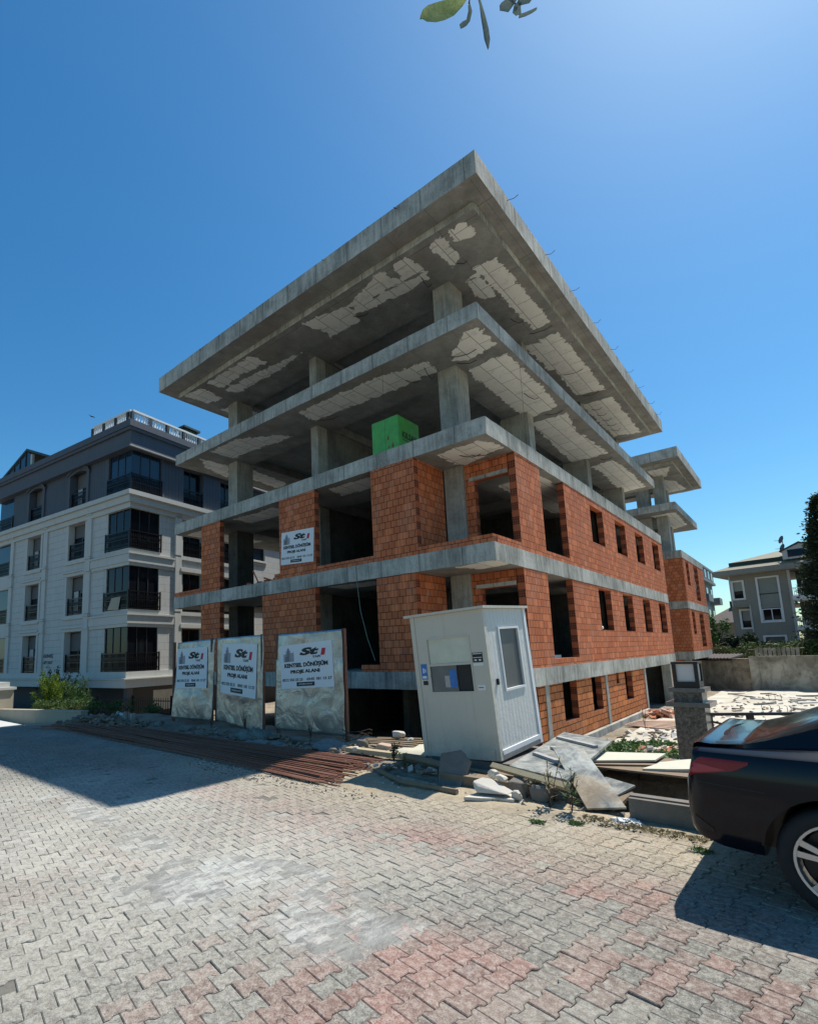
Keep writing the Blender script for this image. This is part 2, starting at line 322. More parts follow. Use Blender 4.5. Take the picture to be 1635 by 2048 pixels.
# ------------------------------------------------------------------ mesh helpers
class MB:
    def __init__(s): s.v = []; s.f = []; s.m = []
    def vert(s, p): s.v.append(tuple(p)); return len(s.v) - 1
    def face(s, pts, m=0):
        i = len(s.v); s.v += [tuple(p) for p in pts]; s.f.append(tuple(range(i, i + len(pts)))); s.m.append(m)
    def box(s, x0, x1, y0, y1, z0, z1, m=0, T=None):
        c = [(x, y, z) for z in (z0, z1) for y in (y0, y1) for x in (x0, x1)]
        if T is not None: c = [tuple(T @ Vector(p)) for p in c]
        i = len(s.v); s.v += c
        for q in ((0, 2, 3, 1), (4, 5, 7, 6), (0, 1, 5, 4), (2, 6, 7, 3), (0, 4, 6, 2), (1, 3, 7, 5)): s.f.append(tuple(i + k for k in q)); s.m.append(m)
    def tube(s, pts, r, n=6, m=0, cap=True):
        pts = [Vector(p) for p in pts]; rr = r if isinstance(r, (list, tuple)) else [r] * len(pts); rings = []
        for k, p in enumerate(pts):
            d = (pts[min(k + 1, len(pts) - 1)] - pts[max(k - 1, 0)]).normalized()
            a = d.cross(Vector((0, 0, 1)) if abs(d.z) < .9 else Vector((1, 0, 0))).normalized(); b = d.cross(a)
            i = len(s.v); rings.append(i)
            for j in range(n):
                t = 2 * math.pi * j / n; s.v.append(tuple(p + (a * math.cos(t) + b * math.sin(t)) * rr[k]))
        for k in range(len(rings) - 1):
            for j in range(n):
                s.f.append((rings[k] + j, rings[k] + (j + 1) % n, rings[k + 1] + (j + 1) % n, rings[k + 1] + j)); s.m.append(m)
        if cap:
            s.f.append(tuple(rings[0] + j for j in range(n))[::-1]); s.m.append(m)
            s.f.append(tuple(rings[-1] + j for j in range(n))); s.m.append(m)
    def prism(s, poly, h, T=None, m=0, up=None):
        """poly: xy list, extruded from z=0 to h"""
        n = len(poly); lo = [Vector((x, y, 0)) for x, y in poly]; hi = [Vector((x, y, h)) for x, y in poly]
        if T is not None: lo = [T @ p for p in lo]; hi = [T @ p for p in hi]
        i = len(s.v); s.v += [tuple(p) for p in lo + hi]
        s.f.append(tuple(i + k for k in range(n))[::-1]); s.f.append(tuple(i + n + k for k in range(n))); s.m += [m, m]
        for k in range(n): s.f.append((i + k, i + (k + 1) % n, i + n + (k + 1) % n, i + n + k)); s.m.append(m)
    def lathe(s, prof, n=12, T=None, m=0):
        rings = []
        for r, z in prof:
            i = len(s.v); rings.append(i)
            for j in range(n):
                a = 2 * math.pi * j / n; p = Vector((r * math.cos(a), r * math.sin(a), z)); s.v.append(tuple(T @ p if T is not None else p))
        for k in range(len(rings) - 1):
            for j in range(n): s.f.append((rings[k] + j, rings[k] + (j + 1) % n, rings[k + 1] + (j + 1) % n, rings[k + 1] + j)); s.m.append(m)
    def build(s, name, mats, parent=None, off=None, smooth=False, loc=None):
        """off: subtracted from the vertices (a root's place); loc: same, and becomes the object's own place"""
        v = s.v
        o3 = off if off is not None else loc
        if o3 is not None: v = [(a - o3[0], b - o3[1], c - o3[2]) for a, b, c in v]
        me = D.meshes.new(name); me.from_pydata(v, [], s.f)
        if not isinstance(mats, (list, tuple)): mats = [mats]
        for mt in mats: me.materials.append(mt)
        if len(mats) > 1: me.polygons.foreach_set('material_index', s.m)
        if smooth: me.polygons.foreach_set('use_smooth', [True] * len(me.polygons))
        me.update()
        o = D.objects.new(name, me); COL.objects.link(o)
        if parent is not None: o.parent = parent
        if loc is not None: o.location = loc
        return o
def tag(o, label=None, cat=None, group=None, kind=None):
    for k, v in (('label', label), ('category', cat), ('group', group), ('kind', kind)):
        if v: o[k] = v
    return o
def thing(name, loc, label, cat, group=None, rz=0.0, rot=None):
    o = D.objects.new(name, None); COL.objects.link(o); o.location = loc; o.rotation_euler = rot or (0, 0, rz); o.empty_display_size = .2
    return tag(o, label, cat, group)
def fbox(name, mats, parent, *bs, off=None):
    m = MB()
    for b in bs: m.box(*b)
    return m.build(name, mats, parent, off)
def wall(mb, o, du, n, L, z0, z1, ops, th):
    """wall slab with real openings. o: start on the outer face, du: along, n: outward. slot0 faces, slot1 reveals"""
    o = Vector(o); du = Vector(du); n = Vector(n)
    us = sorted({0, L, *[a for q in ops for a in (q[0], q[1])]}); zs = sorted({z0, z1, *[a for q in ops for a in (q[2], q[3])]})
    us = [u for u in us if 0 <= u <= L]; zs = [z for z in zs if z0 <= z <= z1]
    def solid(i, j):
        if i < 0 or j < 0 or i >= len(us) - 1 or j >= len(zs) - 1: return False
        u, z = (us[i] + us[i + 1]) / 2, (zs[j] + zs[j + 1]) / 2
        return not any(a < u < b and c < z < d for a, b, c, d in ops)
    P = lambda u, z, d: o + du * u - n * d + Vector((0, 0, z))
    for i in range(len(us) - 1):
        for j in range(len(zs) - 1):
            if not solid(i, j): continue
            a, b, c, d = us[i], us[i + 1], zs[j], zs[j + 1]
            mb.face([P(a, c, 0), P(b, c, 0), P(b, d, 0), P(a, d, 0)], 0); mb.face([P(a, c, th), P(a, d, th), P(b, d, th), P(b, c, th)], 0)
            if not solid(i - 1, j): mb.face([P(a, c, 0), P(a, d, 0), P(a, d, th), P(a, c, th)], 1)
            if not solid(i + 1, j): mb.face([P(b, c, 0), P(b, c, th), P(b, d, th), P(b, d, 0)], 1)
            if not solid(i, j - 1): mb.face([P(a, c, 0), P(a, c, th), P(b, c, th), P(b, c, 0)], 1)
            if not solid(i, j + 1): mb.face([P(a, d, 0), P(b, d, 0), P(b, d, th), P(a, d, th)], 1)
def text(body, T, box_wh, mat, name, parent, shear=0.0, bold=.02, depth=.002, align=True):
    """lettering scaled to fill box (w,h); T maps local xy plane to its surface"""
    cu_ = D.curves.new('t', 'FONT'); cu_.body = body; cu_.size = 1; cu_.shear = shear; cu_.offset = bold; cu_.resolution_u = 3
    ob = D.objects.new('t', cu_); COL.objects.link(ob); dg = bpy.context.evaluated_depsgraph_get()
    me = D.meshes.new_from_object(ob.evaluated_get(dg)); D.objects.remove(ob); D.curves.remove(cu_)
    co = np.array([v.co[:] for v in me.vertices]); lo, hi = co.min(0), co.max(0); sz = np.maximum(hi - lo, 1e-6)
    fs = [tuple(p.vertices) for p in me.polygons]; D.meshes.remove(me)
    m = MB()
    pts = (co - lo) / sz * np.array([box_wh[0], box_wh[1], 0])
    return [tuple(T @ Vector((p[0], p[1], depth))) for p in pts], fs
def add_text(mb, *a, **k):
    m = k.pop('m', 0); v, f = text(*a, None, None, None, **k); i = len(mb.v); mb.v += v
    for q in f: mb.f.append(tuple(i + x for x in q)); mb.m.append(m)
def nz(x, y=0., z=0.): return mn.noise(Vector((x, y, z)))
rng = random.Random(7)
def sstep(a, b, x):
    t = min(1, max(0, (x - a) / (b - a))); return t * t * (3 - 2 * t)

# ------------------------------------------------------------------ ground, street, courtyard
def sdz(x): return -.07 * min(max(0, -9 - x), 7)
def yedge(x): return -5.38 + .95 * sstep(-10.5, -13, x)
def gz(x, y):
    if y < yedge(x): return G - .10 + sdz(x)
    if x < -10.5: return -1.12 + sdz(x) + .05 * nz(x * 1.3, y * 1.3) - .75 * sstep(-3.4, -.5, y)
    if x < 2.0:
        z = -1.10 + .05 * nz(x * 1.3, y * 1.3) - 1.15 * sstep(-3.1, -1.2, y)
    elif x < 4.45:
        z = -1.13 - 1.0 * sstep(-3.2, -2.2, y) - .6 * sstep(2.8, 3.1, x) * sstep(-5.36, -5.25, y) * sstep(-3.7, -4.0, y)
    else:
        z = -1.17 - 1.0 * sstep(-5.0, -1.0, y)
    if 1.5 < x < 2.5:
        t = (x - 1.5); a = -1.10 - 1.15 * sstep(-3.1, -1.2, y); b = -1.13 - 1.0 * sstep(-3.5, -2.3, y); z = a * (1 - t) + b * t
    if y > 10: z -= .3 * sstep(10, 28, y)
    return z + .02 * nz(x * 3, y * 3)
xs = np.concatenate([[-400, -120, -60, -40, -30, -24, -20], np.arange(-17, 8.2, .18), [9, 11, 14, 20, 40, 120, 400]])
ys = np.concatenate([[-300, -80, -30, -12], [-6.5, -5.6, -5.39], np.arange(-5.37, 12, .18), np.arange(12.5, 36, .8), [42, 60, 120, 500]])
def grid_obj(name, xs, ys, fz, mat, attrs=None, keep=None, smooth=True):
    X, Y = np.meshgrid(xs, ys); Zs = np.array([[fz(x, y) for x in xs] for y in ys])
    co = np.stack([X, Y, Zs], -1).reshape(-1, 3); nx, ny = len(xs), len(ys)
    idx = np.arange(nx * ny).reshape(ny, nx)
    q = np.stack([idx[:-1, :-1], idx[:-1, 1:], idx[1:, 1:], idx[1:, :-1]], -1).reshape(-1, 4)
    if keep is not None:
        cx = co[q].mean(1); q = q[[keep(a, b) for a, b in cx[:, :2]]]
    me = D.meshes.new(name); me.from_pydata(co.tolist(), [], q.tolist()); me.materials.append(mat)
    if attrs:
        for an, fn in attrs.items():
            at = me.attributes.new(an, 'FLOAT', 'POINT'); at.data.foreach_set('value', [float(fn(a, b)) for a, b in co[:, :2]])
    if smooth: me.polygons.foreach_set('use_smooth', [True] * len(me.polygons))
    o = D.objects.new(name, me); COL.objects.link(o); return o
tag(grid_obj('ground', xs, ys, gz, M_soil), kind='structure')
def smear(x, y):
    a = .62 * math.exp(-(((x - 1.7) / 1.7) ** 2 + ((y + 8.95 - .12 * x) / .62) ** 2))
    b = .55 * math.exp(-(((x - 3.0) / .6) ** 2 + ((y + 8.55) / .30) ** 2)); c = .42 * math.exp(-(((x + 1.2) / 1.6) ** 2 + ((y + 8.5) / .6) ** 2))
    m_ = max(a, b, c)
    return max(0, min(1, m_ + (.5 * nz(x * 1.6, y * 2.6, 3) + .3 * nz(x * 5, y * 6, 8)) * min(1, m_ * 3)))
def dust(x, y):
    edge = yedge(x) - .42 + .26 * nz(x * .9, 1.7) - (.40 * math.exp(-((x - .9) / 1.2) ** 2))
    e2 = sstep(edge - .35, edge + .25, y)
    return max(0, min(1, e2 + .25 * nz(x * 4, y * 4, 9) * (e2 > .02)))
def jz(x, y):
    s = smear(x, y); d_ = dust(x, y); n = nz(x * 7, y * 7, 5) * .6 + nz(x * 17, y * 17) * .4
    a = -.008 - .002 * sstep(1.5, 3.5, x) + .008 * sstep(.15, .6, s) + .002 * nz(x * 3, y * 3, 4) + .006 * n * (s > .2) + .0025 * max(0, s - .6)
    b = -.014 + .024 * d_ + .010 * n * d_ + .02 * sstep(.7, 1, d_) * (.6 + nz(x * 3, y * 3, 2))
    if y > yedge(x) + .03: return G - .3 + sdz(x)
    return G + max(a, b) + sdz(x)
jx = np.concatenate([[-60, -40, -30, -22, -18], np.arange(-16, -3, .12), np.arange(-3, 6.6, .04), [7, 9, 14, 30, 80]])
jy = np.concatenate([[-60, -30, -20, -14, -11.5], np.arange(-11, -5.34, .04), np.arange(-5.3, -4.2, .1)])
tag(grid_obj('street_bed', jx, jy, jz, M_joint, {'smear': smear, 'dust': dust}), kind='structure')

def pavers():
    L, a, b, dl, g = .146, .0755, .0555, .010, .0013
    pitch = a + b; hl = L / 2 - g
    a_, b_ = a - g, b - g
    out = [(-a_, -hl), (a_, -hl), (a_, -(L / 4 + dl)), (b_, -(L / 4 - dl)), (b_, L / 4 - dl), (a_, L / 4 + dl), (a_, hl), (-a_, hl), (-a_, L / 4 + dl), (-b_, L / 4 - dl), (-b_, -(L / 4 - dl)), (-a_, -(L / 4 + dl))]
    o2 = np.array(out); n = len(o2); ins = []
    for k in range(n):
        p, c, q = o2[k - 1], o2[k], o2[(k + 1) % n]; d1 = (c - p) / np.linalg.norm(c - p); d2 = (q - c) / np.linalg.norm(q - c)
        n1 = np.array([-d1[1], d1[0]]); n2 = np.array([-d2[1], d2[0]]); bb = n1 + n2; bb /= max(.3, np.dot(bb, n1)); ins.append(c + bb * .0045)
    ins = np.array(ins)
    tmpl = np.concatenate([np.c_[ins, np.zeros(n)], np.c_[o2, np.full(n, -.0045)], np.c_[o2, np.full(n, -.035)]])
    th = R(-11); ca, sa = math.cos(th), math.sin(th); V = []; Fc = []; tone = []; sm = []; base = 0
    fl = [tuple(range(n))]
    for k in range(n): fl.append((n + k, n + (k + 1) % n, (k + 1) % n, k)); fl.append((2 * n + k, 2 * n + (k + 1) % n, n + (k + 1) % n, n + k))
    r = np.random.RandomState(3)
    for i in range(-215, 95):
        for j in range(-90, 90):
            u = i * pitch; v = (j + (.5 if i % 2 else 0)) * L; x = u * ca - v * sa - 1; y = u * sa + v * ca - 8
            if y > yedge(x) - .04 or x > 6.6 or x < -24: continue
            if y < -11.2 or y < -10.9 - .0 * x: continue
            if x < 1.5 and y < -11.2 + (2.0 - x) * .08: continue
            t = r.uniform(-1, 1, 4); h = .0026 * t[0] + .007 * nz(x * .8, y * .8) - (.006 if t[1] > .93 else 0); rot = R(.7) * t[3]
            p = tmpl.copy(); c, s = math.cos(rot), math.sin(rot)
            px, py = p[:, 0] * c - p[:, 1] * s, p[:, 0] * s + p[:, 1] * c
            z = p[:, 2] + h + px * .018 * t[1] + py * .018 * t[2]
            V.append(np.c_[px * ca - py * sa + x, px * sa + py * ca + y, z + G + sdz(x)]); Fc += [tuple(base + q for q in f) for f in fl]; base += 3 * n
            rd = nz(x * .8, y * 1.1, 1) + .30 * t[0]
            red1 = math.exp(-(((x - 3.55) / .38) ** 2 + ((y + 8.75) / .42) ** 2)) * 1.3
            red2 = math.exp(-(((y + 7.15 - .02 * x) / .42) ** 2)) * (.55 + .5 * nz(x * .9, 4)) * 1.05 * (.6 + .4 * sstep(.5, 2.5, x))
            rr = max(0, min(1, sstep(.04, .3, rd * .9) * (.15 + .65 * sstep(1.8, 3.4, x)) + red1 + red2)); rr = rr if t[3] > -.8 else 0
            gry = np.array([.190, .180, .152]) * (1 + .17 * t[1]) * (1 - .22 * sstep(2.8, 4.2, x) * sstep(-7.2, -8.2, y)); redc = np.array([.225, .130, .104]) * (1 + .2 * t[2])
            cc = gry * (1 - rr) + redc * rr
            tan = sstep(-7.4, -6.1, y + .3 * nz(x, y)) * .85 * sstep(-6, -1, x); cc = cc * (1 - tan) + np.array([.36, .295, .205]) * (1 + .1 * t[1]) * tan
            pal = math.exp(-(((x + .2) / 3.1) ** 4 + ((y + 8.6 ) / 1.6) ** 4)) * (.8 + .5 * nz(x * .9, y * 1.1, 6)); cc = cc * (1 + .85 * pal) + .03 * pal
            tone += [(*cc, 1)] * (3 * n); sc_ = smear(x, y); sm += [smear(q[0], q[1]) for q in V[-1]] if sc_ > .03 else [0] * (3 * n)
    V = np.concatenate(V); me = D.meshes.new('street_paving'); me.from_pydata(V.tolist(), [], Fc); me.materials.append(M_paver)
    at = me.attributes.new('tone', 'FLOAT_COLOR', 'POINT'); at.data.foreach_set('color', np.array(tone, dtype=np.float32).ravel())
    at = me.attributes.new('smear', 'FLOAT', 'POINT'); at.data.foreach_set('value', sm)
    o = D.objects.new('street_paving', me); COL.objects.link(o); tag(o, kind='structure')
pavers()
# courtyard slab follows the ground 3 cm above it
yx = np.arange(.35, 9.1, .3); yy = np.arange(-2.2, 33, .4)
tag(grid_obj('courtyard', yx, yy, lambda x, y: gz(x, y) + .035, M_yard, keep=lambda x, y: y > -1.6 + .3 * nz(x * 2) and x > .55 + .2 * nz(y) ), kind='structure')

# ------------------------------------------------------------------ unfinished building
W_, DY = 13.98, 19.76
BL = (-7.0, 9.9, -2.2)
ub = thing('unfinished_building', BL, 'tall unfinished concrete frame building with red hollow brick infill and overhanging grey slabs', 'building')
PATCH = __import__('json').loads('''{"roof":[[[-5.97,-0.09],[-5.28,-0.01],[-4.44,0.25],[-3.38,-0.02],[-2.7,-0.19],[-2.61,0.44],[-3.09,0.52],[-4.35,0.34],[-4.63,1.08],[-5.14,1.04],[-5.84,1.08],[-5.72,0.54],[-5.93,0.26]],[[-2.3,-0.13],[-1.83,-0.1],[-1.75,0.63],[-2.43,0.55]],[[-2.45,0.65],[-1.78,0.72],[-1.89,0.95],[-2.59,1.01],[-3.83,0.85],[-4.46,0.73],[-4.48,0.49]],[[-11.37,-0.19],[-8.75,-0.14],[-8.58,0.51],[-9.86,0.34],[-11.27,0.48]],[[-11.35,0.64],[-9.24,0.75],[-7.25,0.99],[-8.41,1.18],[-11.01,1.11],[-11.32,1.03]],[[-12.92,-0.22],[-11.91,-0.17],[-12.01,0.96],[-12.71,0.76]],[[-12.95,1.62],[-12.13,1.63],[-12.02,2.86],[-12.78,2.81]],[[-0.59,-0.12],[-0.15,-0.09],[-0.11,0.47],[-0.59,0.29]],[[-1.19,-0.02],[-0.87,-0.13],[-0.8,0.94],[-1.09,1.07]],[[-0.67,1.59],[-0.09,1.64],[-0.05,2.63],[-0.02,5.58],[-0.59,5.76],[-0.63,3.24]],[[-1.12,1.86],[-0.75,1.94],[-0.76,3.23],[-1.2,2.8]],[[-0.69,6.45],[-0.09,6.41],[-0.08,9.2],[-0.09,11.95],[-1.11,11.64],[-0.98,8.49]],[[-1.21,6.43],[-0.71,6.6],[-0.74,9.33],[-1.2,8.67]],[[-1.23,12.8],[-0.05,12.97],[-0.07,18.21],[-1.2,17.73]],[[-1.24,25.49],[-0.08,25.59],[-0.58,27.53],[-1.13,27.49]],[[-1.13,27.78],[-0.37,29.19],[-0.16,31.89],[-1.36,31.9]]],
"s4":[[[-0.56,0.31],[-0.24,0.34],[-0.16,0.59],[-0.23,1.43],[-1.1,1.56],[-1.37,1.29],[-1.33,0.99],[-0.73,0.56]],[[-1.35,2.04],[-0.21,2.04],[-0.16,3.86],[-0.28,6.35],[-1.42,6.56],[-1.43,4.21]],[[-1.48,7.06],[-0.27,7.18],[-0.53,9.03],[-0.31,12.38],[-1.8,12.47]],[[-1.36,13.73],[-0.43,13.48],[-0.27,15.65],[-0.32,19.03],[-1.41,19.3],[-1.25,14.99]],[[-6.73,0.37],[-5.3,0.39],[-3.24,0.52],[-1.99,0.83],[-2.01,1.42],[-3.36,1.43],[-5.45,1.26],[-6.84,1.17]],[[-11.69,0.18],[-9.97,0.21],[-8.61,1.09],[-8.43,1.56],[-10.33,1.3],[-11.61,1.23]],[[-12.57,0.28],[-12.53,1.62],[-13.68,2.45],[-13.36,1.13]],[[-12.2,2.37],[-12.5,5.1],[-13.35,5.15],[-13.07,3.11]],[[-1.45,26.52],[-0.21,26.53],[-0.31,31.33],[-1.4,32.25]]],
"s3":[[[-1.52,0.35],[-0.29,0.32],[-0.07,1.1],[-1.36,1.59],[-1.6,1.12]],[[-5.5,0.3],[-3.9,0.4],[-3.9,1.3],[-5.6,1.1]],[[-10.3,0.3],[-8.2,0.4],[-8.2,1.3],[-10.4,1.1]],[[-13.7,0.4],[-12.6,0.4],[-12.6,3.5],[-13.7,3.5]],[[-1.6,4],[-0.3,4],[-0.3,9],[-1.6,9]]],
"s2":[[[-1.14,0.14],[-0.01,0.01],[0.08,0.79],[-0.87,1.0]],[[-5.5,0.3],[-3.9,0.4],[-3.9,1.3],[-5.6,1.1]]]}''')
def pdist(x, y, poly):
    ins = False; dm = 9; n = len(poly)
    for i in range(n):
        x0, y0 = poly[i]; x1, y1 = poly[(i + 1) % n]
        if (y0 > y) != (y1 > y) and x < (x1 - x0) * (y - y0) / (y1 - y0) + x0: ins = not ins
        dx, dy = x1 - x0, y1 - y0; t = max(0, min(1, ((x - x0) * dx + (y - y0) * dy) / (dx * dx + dy * dy + 1e-9)))
        dm = min(dm, math.hypot(x - x0 - t * dx, y - y0 - t * dy))
    return dm if ins else -dm
def slab(name, x0, x1, y0, y1, zt, t, key=None, inner=None, beams_x=(), beams_y=(), step=.12, rise=.3, lab=None):
    """cast floor slab: slightly uneven edges, patchy underside and a recessed inner ceiling between beams"""
    bx = set(); by = set()
    if inner:
        ix0, ix1, iy0, iy1 = inner
        for q in (ix0, ix1): bx |= {q - .001, q + .001}
        for q in (iy0, iy1): by |= {q - .001, q + .001}
        for q in beams_x: bx |= {q - .251, q - .249, q + .249, q + .251}
        for q in beams_y: by |= {q - .251, q - .249, q + .249, q + .251}
    gx = sorted(set(np.round(np.linspace(x0, x1, int((x1 - x0) / step) + 1), 4)) | bx); gy = sorted(set(np.round(np.linspace(y0, y1, int((y1 - y0) / (step if key else 1)) + 1), 4)) | by)
    gx = [q for q in gx if x0 <= q <= x1]; gy = [q for q in gy if y0 <= q <= y1]
    def zb(x, y):
        if inner and ix0 < x < ix1 and iy0 < y < iy1 and all(abs(x - q) > .25 for q in beams_x) and all(abs(y - q) > .25 for q in beams_y): return zt - t + rise
        return zt - t
    pol = [p for p in PATCH.get(key, [])]; bb = [(min(a for a, b in p) - .4, max(a for a, b in p) + .4, min(b for a, b in p) - .4, max(b for a, b in p) + .4) for p in pol]
    V = []; pa = []
    nx, ny = len(gx), len(gy)
    for j, y in enumerate(gy):
        for i, x in enumerate(gx):
            z = zb(x, y); e = (i in (0, nx - 1)) or (j in (0, ny - 1)); jx_ = jy_ = 0
            if e:
                k = nz(x * 2.1, y * 2.1, zt); z += .012 * k + .008 * nz(x * 7, y * 7, zt)
                if i in (0, nx - 1): jx_ = .008 * nz(y * 3, zt)
                if j in (0, ny - 1): jy_ = .008 * nz(x * 3, zt)
            V.append((x + jx_, y + jy_, z)); v = 0
            for p, b in zip(pol, bb):
                if b[0] < x < b[1] and b[2] < y < b[3]: v = max(v, .56 + pdist(x, y, p) * 2.2)
            if z > zt - t + .1: v = 0
            pa.append(max(0, min(1.2, v)))
    F_ = []; mi = []
    for j in range(ny - 1):
        for i in range(nx - 1): a = j * nx + i; F_.append((a, a + nx, a + nx + 1, a + 1)); mi.append(1)
    # top ring and fascia
    ring = [(i, 0) for i in range(nx)] + [(nx - 1, j) for j in range(1, ny)] + [(i, ny - 1) for i in range(nx - 2, -1, -1)] + [(0, j) for j in range(ny - 2, 0, -1)]
    top = []
    for i, j in ring:
        x, y = gx[i], gy[j]; top.append(len(V)); V.append((x + .006 * nz(y * 4, 1), y + .006 * nz(x * 4, 2), zt + .010 * nz(x * 1.7, y * 1.7, zt + 3) + .008 * nz(x * 9, y * 9))); pa.append(0)
    for k in range(len(ring)):
        k2 = (k + 1) % len(ring); a = ring[k][1] * nx + ring[k][0]; b = ring[k2][1] * nx + ring[k2][0]
        F_.append((a, b, top[k2], top[k])); mi.append(0)
    F_.append(tuple(top)); mi.append(0)
    me = D.meshes.new(name); me.from_pydata([(a - BL[0], b - BL[1], c - BL[2]) for a, b, c in V], [], F_)
    me.materials.append(M_conc); me.materials.append(M_soffit); me.polygons.foreach_set('material_index', mi)
    at = me.attributes.new('patch', 'FLOAT', 'POINT'); at.data.foreach_set('value', pa)
    o = D.objects.new(name, me); COL.objects.link(o); o.parent = ub
    if lab: o['label'] = lab
    return o
inn = (-11.7, -2.1, 2.3, 18.0)
S = [0.0, 3.0, 6.08, 9.10]
slab('floor_slab', -W_, 0, 0, DY, S[0], .45, None, inn, (-7.2,), (7, 12.5), .3)
slab('floor_slab', -W_, 0, 0, DY, S[1], .45, 's2', inn, (-7.2,), (7, 12.5))
slab('floor_slab', -W_, 0, 0, DY, S[2], .44, 's3', inn, (-7.2,), (7, 12.5))
slab('floor_slab', -W_, 0, 0, DY, S[3], .44, 's4', inn, (-7.2,), (7, 12.5))
slab('roof_slab', -13.25, .27, -.32, 18.85, 11.528, .20, 'roof', inn, (-7.2,), (6.05, 12.35), rise=.15)
slab('roof_eave', -13.72, .69, -.97, 19.6, 12.15, .62, None, None, step=.25, lab='wide overhanging roof slab edge with stub bars')
# rear wing
for k, z in enumerate(S):
    slab('wing_floor_slab', -9, 0 if k < 3 else 0.0, 25.5, 33.7, z, .45, 's4' if k == 3 else None, (-8, -2.1, 27.6, 32.5), (), (), .3 if k < 3 else .15)
slab('wing_roof_slab', -9, .2, 25.1, 32.7, 11.528, .2, 'roof', (-8, -2.1, 27.6, 31.5), (), (), .15, .15)
slab('wing_roof_eave', -9.4, .6, 24.35, 33.4, 12.15, .62, None, None, step=.3)

def part(name, mats, *bs):
    m = MB()
    for b in bs: m.box(*b)
    return m.build(name, mats, ub, BL)
# columns, from basement to roof
lv = [(-2.5, -.45), (0, 2.55), (3.0, 5.64), (6.08, 8.66), (9.10, 11.33)]
for a, b in lv:
    for x0, x1, y0, y1 in ((-2.06, -1.48, 1.52, 2.25), (-7.37, -7.02, 1.52, 2.0), (-12.33, -11.73, 1.52, 2.35)):
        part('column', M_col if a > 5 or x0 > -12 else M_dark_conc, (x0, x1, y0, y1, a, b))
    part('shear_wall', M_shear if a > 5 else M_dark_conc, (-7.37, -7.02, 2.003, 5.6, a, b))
    if a > 5:
        for x0, x1, y0, y1 in ((-2.2, -1.2, 6.0, 6.5), (-2.2, -1.2, 12.4, 12.9), (-2.1, -1.2, 18.2, 18.6), (-12.4, -11.8, 8, 8.6), (-12.4, -11.8, 14, 14.6)): part('column', M_col, (x0, x1, y0, y1, a, b))
        for x0, x1 in ((-2.34, -1.6), (-1.32, -.72)): part('wing_column', M_col, (x0, x1, 27, 27.6, a, b))
        part('wing_column', M_col, (-2.0, -1.2, 31.2, 31.8, a, b))
    if a < 5: part('column', M_col, (-12.4, -11.8, 6.8, 7.4, a, b))
# inner walls, added in darkened concrete to keep the rooms dark
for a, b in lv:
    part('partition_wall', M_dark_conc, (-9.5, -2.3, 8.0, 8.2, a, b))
    if a > 5: part('dark_core', M_dark_conc, (-11.6, -9.6, 7.0, 11.5, a, b), (-4.6, -4.4, 8.3, 17.5, a, b)); part('rear_wall', M_dark_conc, (-11.5, -2.3, 18.9, 19.1, a, b))
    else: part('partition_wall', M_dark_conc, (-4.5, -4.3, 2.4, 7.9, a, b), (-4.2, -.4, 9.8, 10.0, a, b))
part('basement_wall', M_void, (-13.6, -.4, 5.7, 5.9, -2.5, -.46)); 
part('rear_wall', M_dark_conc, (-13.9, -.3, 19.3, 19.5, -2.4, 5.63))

# brick infill
I = .012; TH = .19
def bw(o, du, n, L, z0, z1, ops=(), mats=None, name='brick_wall', th=TH):
    m = MB(); wall(m, o, du, n, L, z0, z1, ops, th); return m.build(name, mats or [M_brick, M_reveal], ub, BL)
X, Y, nF, nR = (1, 0, 0), (0, 1, 0), (0, -1, 0), (1, 0, 0)
# front, storey above S2
bw((-12.02, I, 0), X, nF, 1.22, 3.0, 5.638); bw((-7.47, I, 0), X, nF, 1.66, 3.0, 5.638); bw((-3.56, I, 0), X, nF, 1.46, 3.0, 5.638)
bw((-13.97, I, 0), X, nF, 1.94, 3.0, 3.19, name='brick_parapet'); bw((-5.80, I, 0), X, nF, 2.23, 3.0, 3.19, name='brick_parapet'); bw((-2.09, I, 0), X, nF, 2.07, 3.0, 3.19, name='brick_parapet')
bw((-7.75, I + .01, 0), X, nF, .27, 3.0, 3.19, name='brick_parapet')
# front, storey above S1
bw((-12.02, I, 0), X, nF, 1.22, 0, 2.548); bw((-8.38, I, 0), X, nF, 2.52, 0, 2.548); bw((-3.5, I, 0), X, nF, 1.28, 0, 2.548)
bw((-4.15, I + .005, 0), X, nF, .64, 0, .19, name='brick_parapet'); bw((-2.21, I, 0), X, nF, 2.19, 0, .19, name='brick_parapet')
for z0, z1, xr in ((3.0, 5.638, -2.1), (0, 2.548, -2.22)):
    bw((xr, I + TH + .003, 0), Y, nR, 1.30, z0, z1)                                       # return wall of the corner recess
    bw((-1.475, 1.62, 0), X, nF, 1.25, z0, z1, [(.28, 1.25, z0 - .1, z0 + 2.12)])          # doorway wall facing the balcony
    part('lintel', M_conc, (-1.33, -.235, 1.57, 1.80, z0 + 2.13, z0 + 2.23))
    bw((-I, 0.21, 0), Y, nR, 1.40, z0, z0 + .19, name='brick_parapet')
